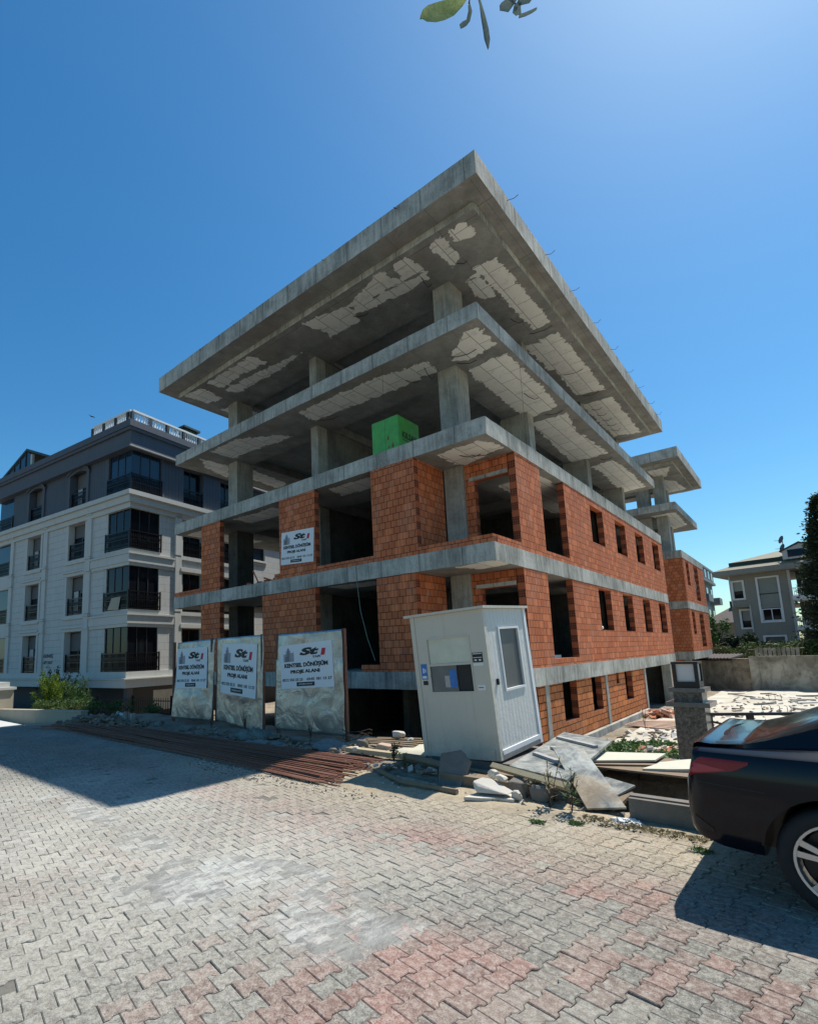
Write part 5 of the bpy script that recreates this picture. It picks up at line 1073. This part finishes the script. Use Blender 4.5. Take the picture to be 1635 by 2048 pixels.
def heap(name, c, s, n, mats, label, cat, seed, sz=.12, flatk=.35):
    r = random.Random(seed); m = MB()
    for k in range(n):
        a, q = r.uniform(0, 6.28), r.random() ** .6; x, y = c[0] + s[0] * q * math.cos(a), c[1] + s[1] * q * math.sin(a); z = gz(x, y) + .04 + s[2] * (1 - q) * r.random()
        z = z if y > yedge(x) else G + .006
        T = Matrix.Translation((x, y, z)) @ Matrix.Rotation(r.uniform(0, 6), 4, 'Z') @ Matrix.Rotation(r.uniform(-.6, .6), 4, 'X') @ Matrix.Rotation(r.uniform(-.6, .6), 4, 'Y')
        l, w2, h = sz * r.uniform(.5, 1.6), sz * r.uniform(.3, .8), sz * flatk * r.uniform(.4, 1.2); m.box(-l, l, -w2, w2, -h, h, r.randrange(len(mats)), T)
    return tag(m.build(name, mats, loc=(c[0], c[1], gz(c[0], c[1]))), label, cat, kind='stuff')
M_chip = flat('orange_brick_chips', (.48, .19, .10), .9, 0, .25, 6); M_chip2 = flat('pale_brick_chips', (.58, .42, .32), .9, 0, .2, 6)
heap('brick_rubble', (2.1, 3.6), (.75, .7, .2), 90, [M_chip, M_chip2, M_foam], 'heap of orange brick chips next to the green weeds', 'rubble', 1, .11)
heap('brick_rubble', (.75, 12.2), (.9, .9, .25), 80, [M_chip, M_chip2], 'heap of brick chips by the garage opening', 'rubble', 2, .15)
heap('debris', (1.6, 7), (1.2, 1.6, .05), 60, [M_foam, M_wood, M_ply], 'small scattered debris along the side of the building', 'debris', 3, .07)
heap('debris', (3.8, 16), (2.8, 10, .02), 190, [M_wood, M_ply, M_soil, M_foam], 'small debris scattered over the bright courtyard', 'debris', 4, .07)
heap('debris', (-2.6, -4.55), (3.2, .45, .05), 170, [M_stone, M_soil, M_wood], 'small dark debris below the hoarding panels', 'debris', 5, .04)
heap('fine_debris', (3.2, -5.72), (1.3, .16, .01), 260, [M_stone, M_foam, M_soil, M_dry], 'fine crumbs and twigs along the edge of the paving by the boards', 'debris', 26, .014)
heap('fine_debris', (-.6, -6.3), (2.2, .35, .01), 260, [M_stone, M_foam, M_soil], 'fine crumbs on the paving beside the rebar heap', 'debris', 27, .013)
heap('debris', (.9, -5.55), (1.2, .35, .02), 120, [M_stone, M_foam, M_soil], 'small stones and crumbs in the dust in front of the booth', 'debris', 16, .022)
heap('debris', (2.0, -5.35), (1.7, .42, .06), 190, [M_stone, M_wood, M_foam, M_soil], 'broken bits under and in front of the booth', 'debris', 6, .045)
heap('debris', (3.6, -4.7), (.7, .5, .1), 110, [M_stone, M_void, M_stone], 'rubble in the hollow, coloured dark for the shade under the boards', 'debris', 8, .05)  # near-black chips carry the darkness below the boards in their colour
for k in range(8):
    x, y = .75 + .05 * k, 8.6 + .1 * k; m = MB(); T = Matrix.Translation((x, y, gz(x, y) + .05 + .02 * k)) @ Matrix.Rotation(.1 * k - .2, 4, 'Z'); m.box(-.6, .8, -.05, .05, 0, .03, T=T); tag(m.build('stacked_board', M_chip2, loc=(x, y, -2.1)), 'reddish board in the low stack beside the basement wall', 'board', 'boards stacked by the basement wall')
# ------------------------------------------------------------------ granite gate pillar, lantern, railing
PZ = -2.25; pl = thing('gate_pillar', (3.42, .32, PZ), 'mottled granite gate pillar with stepped stone cap and box lantern on top', 'pillar', rz=R(-2))
T0 = Matrix()
fbox('shaft', M_granite, pl, (-.24, .24, -.24, .24, 0, 1.62)); fbox('wide_cap', M_capst, pl, (-.34, .34, -.34, .34, 1.62, 1.70)); fbox('neck', M_granite, pl, (-.22, .22, -.22, .22, 1.70, 1.88)); fbox('upper_cap', M_capst, pl, (-.28, .28, -.28, .28, 1.88, 1.95))
ln = fbox('lantern_frame', M_black, pl, (-.2, .2, -.2, .2, 1.95, 2.06), (-.21, .21, -.21, .21, 2.38, 2.42), *[(x, x + .06, y, y + .06, 2.06, 2.38) for x in (-.2, .14) for y in (-.2, .14)])
fbox('lantern_pane', M_lantern, ln, (-.17, .17, -.17, .17, 2.061, 2.379)); 
rl = thing('metal_railing', (3.9, .75, PZ), 'dark metal railing running right from the granite pillar behind the car', 'railing', rz=math.atan2(.78, 1.30))
fbox('top_rail', M_black, rl, (-.35, 4.5, -.035, .035, 1.42, 1.47)); fbox('middle_rail', M_black, rl, (-.35, 4.5, -.015, .015, 1.10, 1.13), (-.35, 4.5, -.015, .015, .70, .73))
for x in (-.32, .35, 1.9, 3.4): fbox('post', M_black, rl, (x - .045, x + .045, -.045, .045, 0, 1.42))
m = MB(); m.tube([(-.3, 0, 1.32), (.33, 0, 1.16)], .02, 5); m.lathe([(.0, 1.35), (.05, 1.38), (.05, 1.42)], 8, Matrix.Translation((1.9, 0, 0))); m.build('brace', M_black, rl)

# ------------------------------------------------------------------ black saloon car, rear quarter towards the camera
car = thing('parked_car', (4.30, -6.0, G), 'glossy black saloon car parked at the right edge beside the kerb', 'car', rz=R(-2))
ST = np.array([ # x, half width, z bottom, z shoulder, z top, top half width
 (.140, .70, .47, .58, .61, .56), (.150, .765, .42, .66, .69, .60), (.165, .81, .385, .74, .77, .64), (.19, .84, .36, .80, .84, .66), (.212, .855, .345, .90, .945, .68), (.225, .862, .335, .935, .975, .70), (.26, .87, .325, .935, .978, .70),
 (.34, .88, .30, .935, .970, .70), (.50, .89, .29, .935, .98, .68), (.62, .895, .29, .935, 1.02, .66), (.93, .90, .28, .935, 1.16, .62), (1.35, .905, .24, .935, 1.32, .585), (1.8, .905, .20, .93, 1.42, .57), (2.3, .905, .19, .94, 1.465, .57), (2.8, .905, .19, .93, 1.41, .57), (3.15, .90, .20, .92, 1.25, .60), (3.5, .895, .22, .91, 1.06, .64), (4.0, .88, .24, .86, .98, .64), (4.4, .84, .24, .76, .86, .60), (4.62, .74, .26, .62, .70, .55), (4.72, .58, .34, .50, .55, .45)])
def stn(x):
    return [np.interp(x, ST[:, 0], ST[:, k]) for k in range(1, 6)]
def sec(x):
    w, zb, zs, zt, wt = stn(x); h = zs - zb; g = zt - zs
    return [(0, zb), (.86 * w, zb), (.955 * w, zb + .03 * h), (.982 * w, zb + .12 * h), (.994 * w, zb + .32 * h), (w, zb + .52 * h), (.994 * w, zb + .74 * h), (.978 * w, zb + .91 * h), (.962 * w, zb + .972 * h), (.93 * w, zs), (.88 * w * .6 + wt * .4, zs + .22 * g), (wt + .06, zt - .22 * g), (wt, zt - .10 * g), (.85 * wt, zt - .03 * g), (.5 * wt, zt), (0, zt + .005)]
cx = sorted(set([.140, .143, .148, .155, .165] + list(np.round(np.arange(.18, .7, .02), 3)) + list(np.round(np.arange(.7, 4.5, .06), 3)) + [4.55, 4.6, 4.64, 4.68, 4.71, 4.72]))
m = MB(); K = 16
for x in cx:
    s = sec(x); m.v += [(x, -y, z) for y, z in s] + [(x, y, z) for y, z in s[-2:0:-1]]
N2 = 2 * K - 2
for a in range(len(cx) - 1):
    for b in range(N2): m.f.append((a * N2 + b, a * N2 + (b + 1) % N2, (a + 1) * N2 + (b + 1) % N2, (a + 1) * N2 + b)); m.m.append(0)
m.f.append(tuple(range(N2))[::-1]); m.f.append(tuple((len(cx) - 1) * N2 + b for b in range(N2))); m.m += [0, 0]
body = m.build('body', M_car, car)
cut = MB()
for wx in (.93, 3.62):
    for sy in (-1, 1): cut.tube([(wx, sy * .58, .33), (wx, sy * 1.05, .33)], .378, 40)
    for sy in (-1, 1): cut.box(wx - .36, wx + .36, min(sy * .58, sy * 1.05), max(sy * .58, sy * 1.05), .0, .25)
co_ = cut.build('cutter', M_black, car); bo = body.modifiers.new('b', 'BOOLEAN'); bo.object = co_; bo.operation = 'DIFFERENCE'; bo.solver = 'EXACT'; bo.use_self = True
dg = bpy.context.evaluated_depsgraph_get(); me = D.meshes.new_from_object(body.evaluated_get(dg)); body.modifiers.clear(); body.data = me; D.objects.remove(co_)
me.polygons.foreach_set('use_smooth', [True] * len(me.polygons)); me.set_sharp_from_angle(angle=R(35))
def sy_(x, z, off=.003):
    s = sec(x); 
    for (y0, z0), (y1, z1) in zip(s[1:], s[2:]):
        if z0 <= z <= z1 and z1 > z0: return -(y0 + (y1 - y0) * (z - z0) / (z1 - z0)) - off
    return -s[5][0] - off
def spatch(name, xs_, bot, top, mat, par, off=.004, n=6, smooth=True):
    m = MB(); g = []
    for x in xs_:
        b, t = np.interp(x, *zip(*bot)), np.interp(x, *zip(*top)); r_ = []
        for k in range(n + 1): z = b + (t - b) * k / n; r_.append(m.vert((x, sy_(x, z, off), z)))
        g.append(r_)
    for i in range(len(g) - 1):
        for k in range(n): m.f.append((g[i][k], g[i + 1][k], g[i + 1][k + 1], g[i][k + 1])); m.m.append(0)
    return m.build(name, mat, par, smooth=smooth)
tl = spatch('taillight', np.linspace(.178, .53, 16), [(.178, .735), (.23, .772), (.45, .815), (.53, .862)], [(.178, .79), (.20, .82), (.26, .885), (.53, .880)], M_lamp, car, .007)
spatch('lamp_wedge', np.linspace(.20, .40, 8), [(.20, .775), (.40, .812)], [(.20, .85), (.40, .816)], flat('bright_red_lens', (.42, .015, .03), .2), tl, .010, 2)
spatch('rear_door_window', np.linspace(1.1, 1.95, 10), [(1.1, 1.02), (1.95, 1.0)], [(1.1, 1.13), (1.3, 1.26), (1.95, 1.36)], M_glass, car, .006); spatch('front_door_window', np.linspace(2.02, 2.9, 10), [(2.02, 1.0), (2.9, .97)], [(2.02, 1.36), (2.6, 1.33), (2.9, 1.1)], M_glass, car, .006)
spatch('bumper_seam', np.linspace(.21, .60, 10), [(.21, .722), (.60, .700)], [(.21, .727), (.60, .705)], M_ink, car, .003, 1); spatch('bumper_reflector', np.linspace(.19, .30, 6), [(.19, .43), (.30, .40)], [(.19, .50), (.30, .425)], M_black, car, .004, 2)
spatch('sill_trim', np.linspace(1.35, 3.2, 12), [(1.35, .26), (3.2, .24)], [(1.35, .33), (3.2, .31)], M_black, car, .006, 1)
m = MB(); pts = [(.205 + .10 * (t * t), t * .62, .950 + .012 * (1 - t * t)) for t in np.linspace(-1, 1, 15)]
for a, b in zip(pts, pts[1:]):
    for z0 in (0,): m.face([(a[0], a[1], a[2]), (b[0], b[1], b[2]), (b[0] + .14, b[1], b[2] + .016), (a[0] + .14, a[1], a[2] + .016)]); m.face([(a[0], a[1], a[2]), (a[0] + .03, a[1], a[2] - .03), (b[0] + .03, b[1], b[2] - .03), (b[0], b[1], b[2])])
m.build('boot_lip', M_car, car, smooth=True)
for wx in (.93, 3.62):
    for s in (-1, 1):
        T = Matrix.Translation((wx, s * .875, .325)) @ Matrix.Rotation(R(90) * (1 if s < 0 else -1), 4, 'X')
        wh = MB(); wh.lathe([(.235, -.20), (.30, -.205), (.322, -.18), (.327, -.10), (.322, -.03), (.30, -.006), (.262, .0), (.24, -.012)], 40, T); wo = wh.build('wheel', M_tyre, car, smooth=True)
        wh = MB(); wh.lathe([(.243, -.010), (.240, .002), (.226, .0), (.222, -.03), (.215, -.16)], 40, T); a0 = .35
        for k in range(5):
            for dd in (-.16, .16):
                a = a0 + k * 2 * math.pi / 5 + dd; c, q = math.cos(a), math.sin(a); TT_ = T @ Matrix.Rotation(a, 4, 'Z')
                wh.prism([(.045, -.020), (.232, -.027), (.232, .010), (.045, .006)], .014, TT_ @ Matrix.Translation((0, 0, -.030)))
        wh.lathe([(0, -.008), (.055, -.01), (.065, -.03)], 20, T); wh.build('rim', M_rim, wo)
        wh = MB(); wh.lathe([(.0, -.09), (.2, -.09), (.21, -.10)], 24, T); wh.build('brake_disc', M_black, wo)
        
# ------------------------------------------------------------------ plants
def leafcloud(m, c, s, n, sz, r, shell=.5, up=0.0, lobes=None):
    for k in range(n):
        if lobes: L_ = lobes[r.randrange(len(lobes))]; cc, ss = L_[0], L_[1]
        else: cc, ss = c, s
        d = Vector((r.gauss(0, 1), r.gauss(0, 1), r.gauss(0, 1))).normalized(); q = r.uniform(shell, 1) ** .7
        p = Vector((cc[0] + d.x * ss[0] * q, cc[1] + d.y * ss[1] * q, cc[2] + d.z * ss[2] * q)); a = Vector((r.gauss(0, 1), r.gauss(0, 1), r.gauss(0, .6) + up)).normalized(); b = a.cross(Vector((r.gauss(0, 1), r.gauss(0, 1), r.gauss(0, 1)))).normalized()
        l = sz * r.uniform(.6, 1.4); w_ = l * .38
        m.face([p - a * l, p + b * w_, p + a * l, p - b * w_])
def shrub(name, c, s, n, sz, mat, label, cat, seed, up=0, lob=7, kind=None, group=None):
    r = random.Random(seed); lobes = [((c[0] + r.uniform(-.7, .7) * s[0], c[1] + r.uniform(-.7, .7) * s[1], c[2] + r.uniform(-.5, .6) * s[2]), tuple(q * r.uniform(.3, .55) for q in s)) for _ in range(lob)]
    t = thing(name, (c[0], c[1], c[2] - s[2]), label, cat, group); off = (c[0], c[1], c[2] - s[2]); m = MB(); leafcloud(m, c, s, n, sz, r, .2, up, lobes); m.build('foliage', mat, t, off)
    m = MB()
    for L_ in lobes: m.tube([(c[0], c[1], c[2] - s[2]), ((c[0] + L_[0][0]) / 2, (c[1] + L_[0][1]) / 2, (c[2] + L_[0][2]) / 2 - s[2] * .2), L_[0]], .02, 4)
    m.build('stem', M_bark, t, off); return t
def juniper(c, h, w_, n, label, seed, mat):
    r = random.Random(seed); t = thing('juniper_bush', c, label, 'bush'); m = MB(); st_ = MB()
    for k in range(60):
        a = r.uniform(0, 6.28); el = r.uniform(.25, 1.3); L = h * r.uniform(.5, 1.05) * (1 if el > .6 else .9); d = Vector((math.cos(a) * math.cos(el) * w_ / h, math.sin(a) * math.cos(el) * w_ / h, math.sin(el)))
        b = Vector(c); tip = b + d * L; st_.tube([b, b + d * L * .6 + Vector((0, 0, .03)), tip], .008, 3)
        for j in range(n):
            q = r.uniform(.25, 1); p = b + d * L * q + Vector((r.gauss(0, .05), r.gauss(0, .05), r.gauss(0, .04))); dd = (d + Vector((r.gauss(0, .4), r.gauss(0, .4), r.gauss(0, .3)))).normalized(); s = dd.cross(Vector((r.gauss(0, 1), r.gauss(0, 1), r.gauss(0, 1)))).normalized(); l = r.uniform(.05, .12)
            m.face([p, p + dd * l * .5 + s * .02, p + dd * l, p + dd * l * .5 - s * .02])
    m.build('foliage', mat, t, c); st_.build('stem', M_bark, t, c); return t
juniper((-19.6, -2.6, -1.75), 2.0, 1.05, 170, 'bright yellow-green juniper bush in front of the apartment building', 4, M_juni)
juniper((-17.9, -2.2, -1.75), 1.7, .9, 120, 'darker green juniper bush right of the bright one', 5, M_grass)
juniper((-21.8, -1.3, -1.75), 2.4, 1.3, 120, 'dark juniper bush partly behind the beige garden pillar', 6, M_dleaf)
for k, (x, y, s, lab) in enumerate(((-17.6, -3.3, 1.0, 'low rose shrub at the left end of the hedge row'), (-16.3, -2.9, 1.0, 'low rose shrub second from left in the hedge row'), (-15.0, -2.5, 1.0, 'low rose shrub in the middle of the hedge row'), (-13.8, -2.1, .8, 'sparse rose shrub by the red and white pipe'), (-12.5, -1.7, .7, 'thin dry shrub near the hoarding'))):
    shrub('rose_shrub', (x, y, -1.25), (s, .6, .42), 900 if k < 3 else 420, .055, M_leaf, lab, 'shrub', 50 + k, .3, 7, group='shrubs behind the garden wall')
# iron fence before the apartment building
ft = thing('iron_fence', (-15, -1.2, -1.6), 'low dark iron fence behind the shrubs in front of the apartment building', 'fence')
m = MB(); p0, p1 = Vector((-19.5, -1.9, -1.65)), Vector((-10.2, -.55, -1.55)); d = (p1 - p0); L = d.length; d.normalize(); T = Matrix((d, Vector((0, 0, 1)).cross(d), Vector((0, 0, 1)))).transposed().to_4x4(); T.translation = p0
m.box(0, L, -.012, .012, .55, .585, T=T); m.box(0, L, -.012, .012, .1, .13, T=T)
for k in range(70): m.box(L * k / 70 - .007, L * k / 70 + .007, -.008, .008, 0, .68, T=T)
m.build('pickets', M_black, ft, (-15, -1.2, -1.6)); m = MB()
for k in range(5): m.box(L * k / 4 - .035, L * k / 4 + .035, -.035, .035, -.4, .76, T=T)
m.build('post', M_black, ft, (-15, -1.2, -1.6))
m = MB(); m.tube([(-13.6, -2.2, -1.5), (-13.6, -2.2, -1.0)], .045, 8); tag(m.build('marker_post', flat('red_white_paint', (.55, .12, .10), .6, 0, .6, 3), loc=(-13.6, -2.2, -1.3)), 'short red and white post beside the shrubs', 'post')
m = MB(); m.tube([(-13.6, -2.5, -1.48), (-13.35, -2.5, -1.3), (-13.0, -2.45, -1.38), (-12.1, -2.2, -1.4)], .05, 8); tag(m.build('plastic_pipe', M_white_p, loc=(-13.2, -2.4, -1.4)), 'white plastic pipe bent on the ground by the red and white post', 'pipe')
gw = MB(); p0, p1 = Vector((-18.7, -4.75, -1.72)), Vector((-12.4, -4.15, -1.55)); d = p1 - p0; L = d.length; d.normalize(); T = Matrix((d, Vector((0, 0, 1)).cross(d), Vector((0, 0, 1)))).transposed().to_4x4(); T.translation = p0; gw.box(0, L, 0, .22, 0, .47, T=T); gw.box(-.0, L + .02, -.02, .24, .472, .52, T=T)
tag(gw.build('garden_wall', M_beige, loc=(-15, -4.5, -1.6)), 'low beige garden wall beside the street in front of the apartment building', 'wall')
gp_ = thing('garden_pillar', (-19.2, -4.7, -1.7), 'beige rendered garden pillar with stepped cap at the left edge', 'pillar', rz=R(11)); fbox('shaft', M_beige, gp_, (-.5, .5, -.4, .4, 0, 1.22)); fbox('cap', M_trim, gp_, (-.58, .58, -.46, .46, 1.22, 1.32), (-.4, .4, -.28, .28, 1.32, 1.52))
o = fbox('pavement', M_trim, None, (-60, -15.2, -5.7, -4.9, -1.9, -1.56)); tag(o, kind='structure')
m = MB(); m.box(-8.45, -8.33, -4.68, -4.55, -1.2, -.82); m.box(-8.2, -8.1, -4.6, -4.5, -1.2, -.85); tag(m.build('concrete_stub', M_conc, loc=(-8.4, -4.6, -1.1)), 'pair of short concrete stubs behind the left end of the rebar heap', 'concrete post')
heap('ground_litter', (-9.3, -4.9), (2.2, .7, .12), 260, [M_soil, M_wood, M_stone], 'dry cuttings and litter behind the left end of the rebar heap', 'litter', 9, .07)
# weeds
def weed(c, h, n, label, seed, mat, lf=.05):
    r = random.Random(seed); t = thing('weed', c, label, 'weed'); st_ = MB(); m = MB()
    for k in range(n):
        a = r.uniform(0, 6.28); L = h * r.uniform(.6, 1.1); sp = r.uniform(.05, .35); pts = [Vector(c), Vector(c) + Vector((math.cos(a) * sp * L * .4, math.sin(a) * sp * L * .4, L * .5)), Vector(c) + Vector((math.cos(a) * sp * L, math.sin(a) * sp * L, L))]; st_.tube(pts, .004, 3)
        for j in range(14):
            q = r.uniform(.2, 1); p = pts[0].lerp(pts[1], q * 2) if q < .5 else pts[1].lerp(pts[2], q * 2 - 1); b = r.uniform(0, 6.28); dd = Vector((math.cos(b), math.sin(b), r.uniform(.1, .8))).normalized(); s = dd.cross(Vector((0, 0, 1))).normalized(); l = lf * r.uniform(.6, 1.3)
            m.face([p, p + dd * l * .5 + s * l * .14, p + dd * l, p + dd * l * .5 - s * l * .14])
    st_.build('stem', M_bark, t, c); m.build('leaf', mat, t, c)
weed((3.0, -5.62, -1.14), .5, 4, 'tall thin weed left of the sloping board', 1, M_dry, .07); weed((3.22, -5.66, -1.14), .42, 5, 'bushy green weed at the foot of the sloping board', 2, M_leaf, .07)
weed((.55, -5.0, -1.05), .28, 9, 'leafy weed at the right end of the rebar heap', 3, M_leaf, .06); weed((.9, -5.25, -1.08), .22, 6, 'small weed with pale leaves left of the booth', 4, M_juni, .05)
weed((2.72, -5.46, -1.12), .22, 6, 'dry weed beside the off-white block', 5, M_dry, .05); weed((-3.9, -4.2, -1.05), .4, 9, 'dry weed under the gap between the hoardings', 6, M_dry, .05); weed((-2.0, -4.15, -1.05), .32, 9, 'dry weed under the largest hoarding', 7, M_dry, .05); weed((-5.0, -4.3, -1.05), .3, 8, 'dry weed under the middle hoarding', 8, M_dry, .05)
weed((1.0, 7.6, -2.15), .7, 5, 'pale thistle in the shade beside the basement wall', 9, M_dry, .09)
for k, (x, y, lab) in enumerate(((3.05, -6.12, 'flat green tuft in the paving nearest the weeds'), (3.35, -5.95, 'smaller green tuft in the paving beside the board foot'), (4.35, -6.05, 'green tuft in the paving beside the rear bumper'))):
    r = random.Random(k); m = MB(); leafcloud(m, (x, y, G + .015), (.09, .05, .012), 160, .016, r, .0); tag(m.build('grass_tuft', M_grass, loc=(x, y, G)), lab, 'weed')
r = random.Random(5); m = MB()
for k in range(3800):
    x = r.uniform(.7, 3.0); y = r.uniform(2.0, 5.2); 
    if ((x - 1.6) / 1.2) ** 2 + ((y - 3.6) / 1.5) ** 2 > 1 + .4 * nz(x * 2, y * 2): continue
    leafcloud(m, (x, y, gz(x, y) + .12 + .06 * nz(x * 3, y * 3)), (.05, .05, .08), 1, .07, r, 0, .5)
tag(m.build('ground_weeds', M_grass, loc=(1.6, 3.6, -2.1)), 'patch of low green weeds between the boards and the basement wall', 'weeds', kind='stuff')
r = random.Random(15); m = MB()
for k in range(420):
    t = r.random(); x = 3.35 + t * 1.0; y = -5.68 - .05 * t - abs(r.gauss(0, .07)); leafcloud(m, (x, y, G + .02), (.02, .02, .015), 1, .022, r, 0)
tag(m.build('leaf_litter', M_dry, loc=(3.9, -5.7, G)), 'dry leaf litter along the foot of the kerb wall', 'litter', kind='stuff')
tarp((3.72, -5.66, G + .01), (.28, .16, .05), 'small crumpled white plastic scrap among the leaf litter', M_white_p, 9)
# trees and garden beyond the courtyard
def conifer(c, h, rad, n, label, seed, mat, lean=0):
    r = random.Random(seed); t = thing('conifer_tree', c, label, 'tree'); m = MB()
    m.tube([c, (c[0], c[1], c[2] + h * .6), (c[0], c[1], c[2] + h * .97)], [.22, .12, .02], 8); m.build('trunk', M_bark, t, c); m = MB(); br = MB()
    for k in range(n):
        q = r.random() ** .9; z = c[2] + h * (.06 + .94 * q); R_ = rad * (1 - q) ** .65 * (.75 + .35 * r.random()) + .12; a = r.uniform(0, 6.28); tip = Vector((c[0] + R_ * math.cos(a), c[1] + R_ * math.sin(a), z + .10 * R_))
        st = Vector((c[0], c[1], z - .15)); br.tube([st, tip], .012, 3)
        for j in range(26):
            u = r.uniform(.35, 1.02); p = st.lerp(tip, u) + Vector((r.gauss(0, .14), r.gauss(0, .14), r.gauss(0, .12))); dd = (tip - st).normalized() + Vector((r.gauss(0, .6), r.gauss(0, .6), r.gauss(0, .5))); dd.normalize(); s = dd.cross(Vector((r.gauss(0, 1), r.gauss(0, 1), r.gauss(0, 1)))).normalized(); l = r.uniform(.13, .28)
            m.face([p, p + dd * l * .5 + s * l * .28, p + dd * l, p + dd * l * .5 - s * l * .28])
    m.build('crown', mat, t, c); br.build('branch', M_bark, t, c)
conifer((6.75, 36.6, -2.5), 12.7, 2.3, 900, 'tall dark conifer at the right edge in front of the grey house', 3, M_dleaf)
def tree(c, h, s, n, label, seed, mat, sz=.16, lob=12):
    r = random.Random(seed); t = thing('garden_tree', c, label, 'tree'); cc = (c[0], c[1], c[2] + h - s[2]); m = MB(); lobes = [((cc[0] + r.uniform(-.75, .75) * s[0], cc[1] + r.uniform(-.75, .75) * s[1], cc[2] + r.uniform(-.7, .7) * s[2]), tuple(q * r.uniform(.28, .5) for q in s)) for _ in range(lob)]
    leafcloud(m, cc, s, n, sz, r, .3, .2, lobes); m.build('crown', mat, t, c); m = MB(); m.tube([c, (c[0], c[1], c[2] + h * .5)], [.14, .09], 7)
    for L_ in lobes: m.tube([(c[0], c[1], c[2] + h * .4), L_[0]], [.05, .02], 5)
    m.build('trunk', M_bark, t, c)
tree((-.6, 40, -2.5), 5.4, (1.0, 1.0, 2.2), 2600, 'light green tree beside the brick wing', 11, M_grass, .13)
tree((.8, 41.5, -2.5), 4.2, (1.5, 1.3, 1.8), 3600, 'dark rounded tree covering the foot of the grey house', 12, M_dleaf, .15)
tree((-1.6, 43, -2.5), 4.9, (1.1, 1, 2.0), 2400, 'dark slender tree between the wing and the grey house', 13, M_dleaf, .14)
tree((2.6, 39, -2.5), 3.7, (1.5, 1.0, 1.3), 3200, 'low dark sprawling tree before the large white-framed window', 14, M_dleaf, .14)
shrub('climbing_plant', (4.8, 33.0, -.1), (3.4, .8, .75), 3800, .10, M_leaf, 'long leafy climber hanging above the right boundary wall', 'shrub', 61, .2, 16)
shrub('climbing_plant', (1.0, 33.2, -.25), (1.6, .8, .75), 1500, .09, M_leaf, 'tangled pale-leaved bush above the left boundary wall', 'shrub', 62, .2, 12)
r = random.Random(8); m = MB()
for k in range(70):
    x, y = r.uniform(-.6, 4.6), r.uniform(32, 34); a = r.uniform(-1, 1); m.tube([(x, y, -.8), (x + a * .6, y, .0 + r.uniform(-.2, .3)), (x + a * 1.3, y, .25 + r.uniform(-.5, .3))], .014, 3)
tag(m.build('bare_branches', M_wood, loc=(2, 33, -.5)), 'tangle of bare grey branches above the courtyard wall', 'branches', kind='stuff')
# overhanging leafy twig above the camera
px = .0024; O = Vector((4.22, -9.33, 3.56)); F3 = lambda u, v, d=0: O + cr * (u - 870) * px - cu * (v - 20) * px + cf * d
tw = thing('leafy_twig', F3(960, -90), 'green leafy twig hanging into the top of the picture', 'twig'); to = F3(960, -90)
m = MB(); m.tube([F3(1060, -900, .2), F3(1010, -420, .05), F3(960, -90)], [.02, .012, .007], 6); m.tube([F3(960, -90), F3(940, -10), F3(937, 6)], .004, 5); m.tube([F3(960, -90), F3(1020, -20, .02), F3(1038, 5, .02)], .004, 5); m.build('stem', M_bark, tw, to)
def leaf(pts, wid, bend, mat=None, tl=0.0):
    """pts: centre line in twig coordinates, wid: half widths"""
    m = MB(); L_ = []; 
    for i, ((u, v), w_) in enumerate(zip(pts, wid)):
        a = pts[max(0, i - 1)]; b = pts[min(len(pts) - 1, i + 1)]; dx, dy = b[0] - a[0], b[1] - a[1]; n_ = math.hypot(dx, dy); nx_, ny_ = -dy / n_, dx / n_; d = bend * math.sin(i * .9)
        L_.append((m.vert(F3(u + nx_ * w_, v + ny_ * w_, d + tl)), m.vert(F3(u, v, d + .012)), m.vert(F3(u - nx_ * w_, v - ny_ * w_, d - tl))))
    for p, q in zip(L_, L_[1:]): m.f += [(p[0], q[0], q[1], p[1]), (p[1], q[1], q[2], p[2])]; m.m += [0, 0]
    return m.build('leaf', mat or M_tleaf, tw, to, smooth=True)
M_tleaf = leafm('olive_leaf', (.16, .22, .08), (.36, .42, .18), 9); M_tleaf2 = leafm('grey_green_leaf', (.10, .13, .12), (.18, .23, .2), 9)
leaf([(935, -8), (920, 0), (900, 10), (880, 20), (862, 29), (848, 35), (839, 37)], [1, 10, 18, 20, 19, 13, 2], .01)
leaf([(937, 4), (940, 20), (936, 38), (928, 46), (921, 53)], [2, 4, 4, 6, 5], .005, M_tleaf2); leaf([(955, -12), (962, 8), (967, 30), (971, 55), (973, 80), (975, 99)], [2, 3, 5, 6, 6, 1], .01, M_tleaf2)
leaf([(1040, -15), (1020, 0), (1010, 10), (1001, 14)], [2, 10, 12, 6], .01, M_tleaf2); leaf([(1033, 26), (1034, 12), (1040, 0)], [9, 7, 3], .0, M_tleaf2); leaf([(1038, 31), (1052, 27), (1066, 20), (1074, 14)], [3, 4, 3, 1], .0, M_tleaf2); leaf([(1038, 5), (1050, -3), (1060, -14)], [6, 12, 10], .0, M_tleaf2)
# bird
bd = D.objects.new('bird', None); D.objects.remove(bd)
bc = Vector((5.2, -11.25, .5)) + (cr * ((184.5 - 677.4) / 1040) - cu * ((833 - 1158.5) / 1040) + cf) * 38
m = MB(); m.tube([bc - cr * .14, bc, bc + cr * .16 - cu * .03], [.01, .05, .015], 6); m.face([bc + cf * .03, bc - cr * .20 + cu * .13, bc - cr * .28 + cu * .15, bc - cr * .08]); m.face([bc, bc + cr * .24 - cu * .16 - cf * .2, bc + cr * .3 - cu * .16 - cf * .2, bc + cr * .1])
tag(m.build('bird', M_ink, loc=bc), 'small dark bird flying in the blue sky above the white apartment building', 'bird')
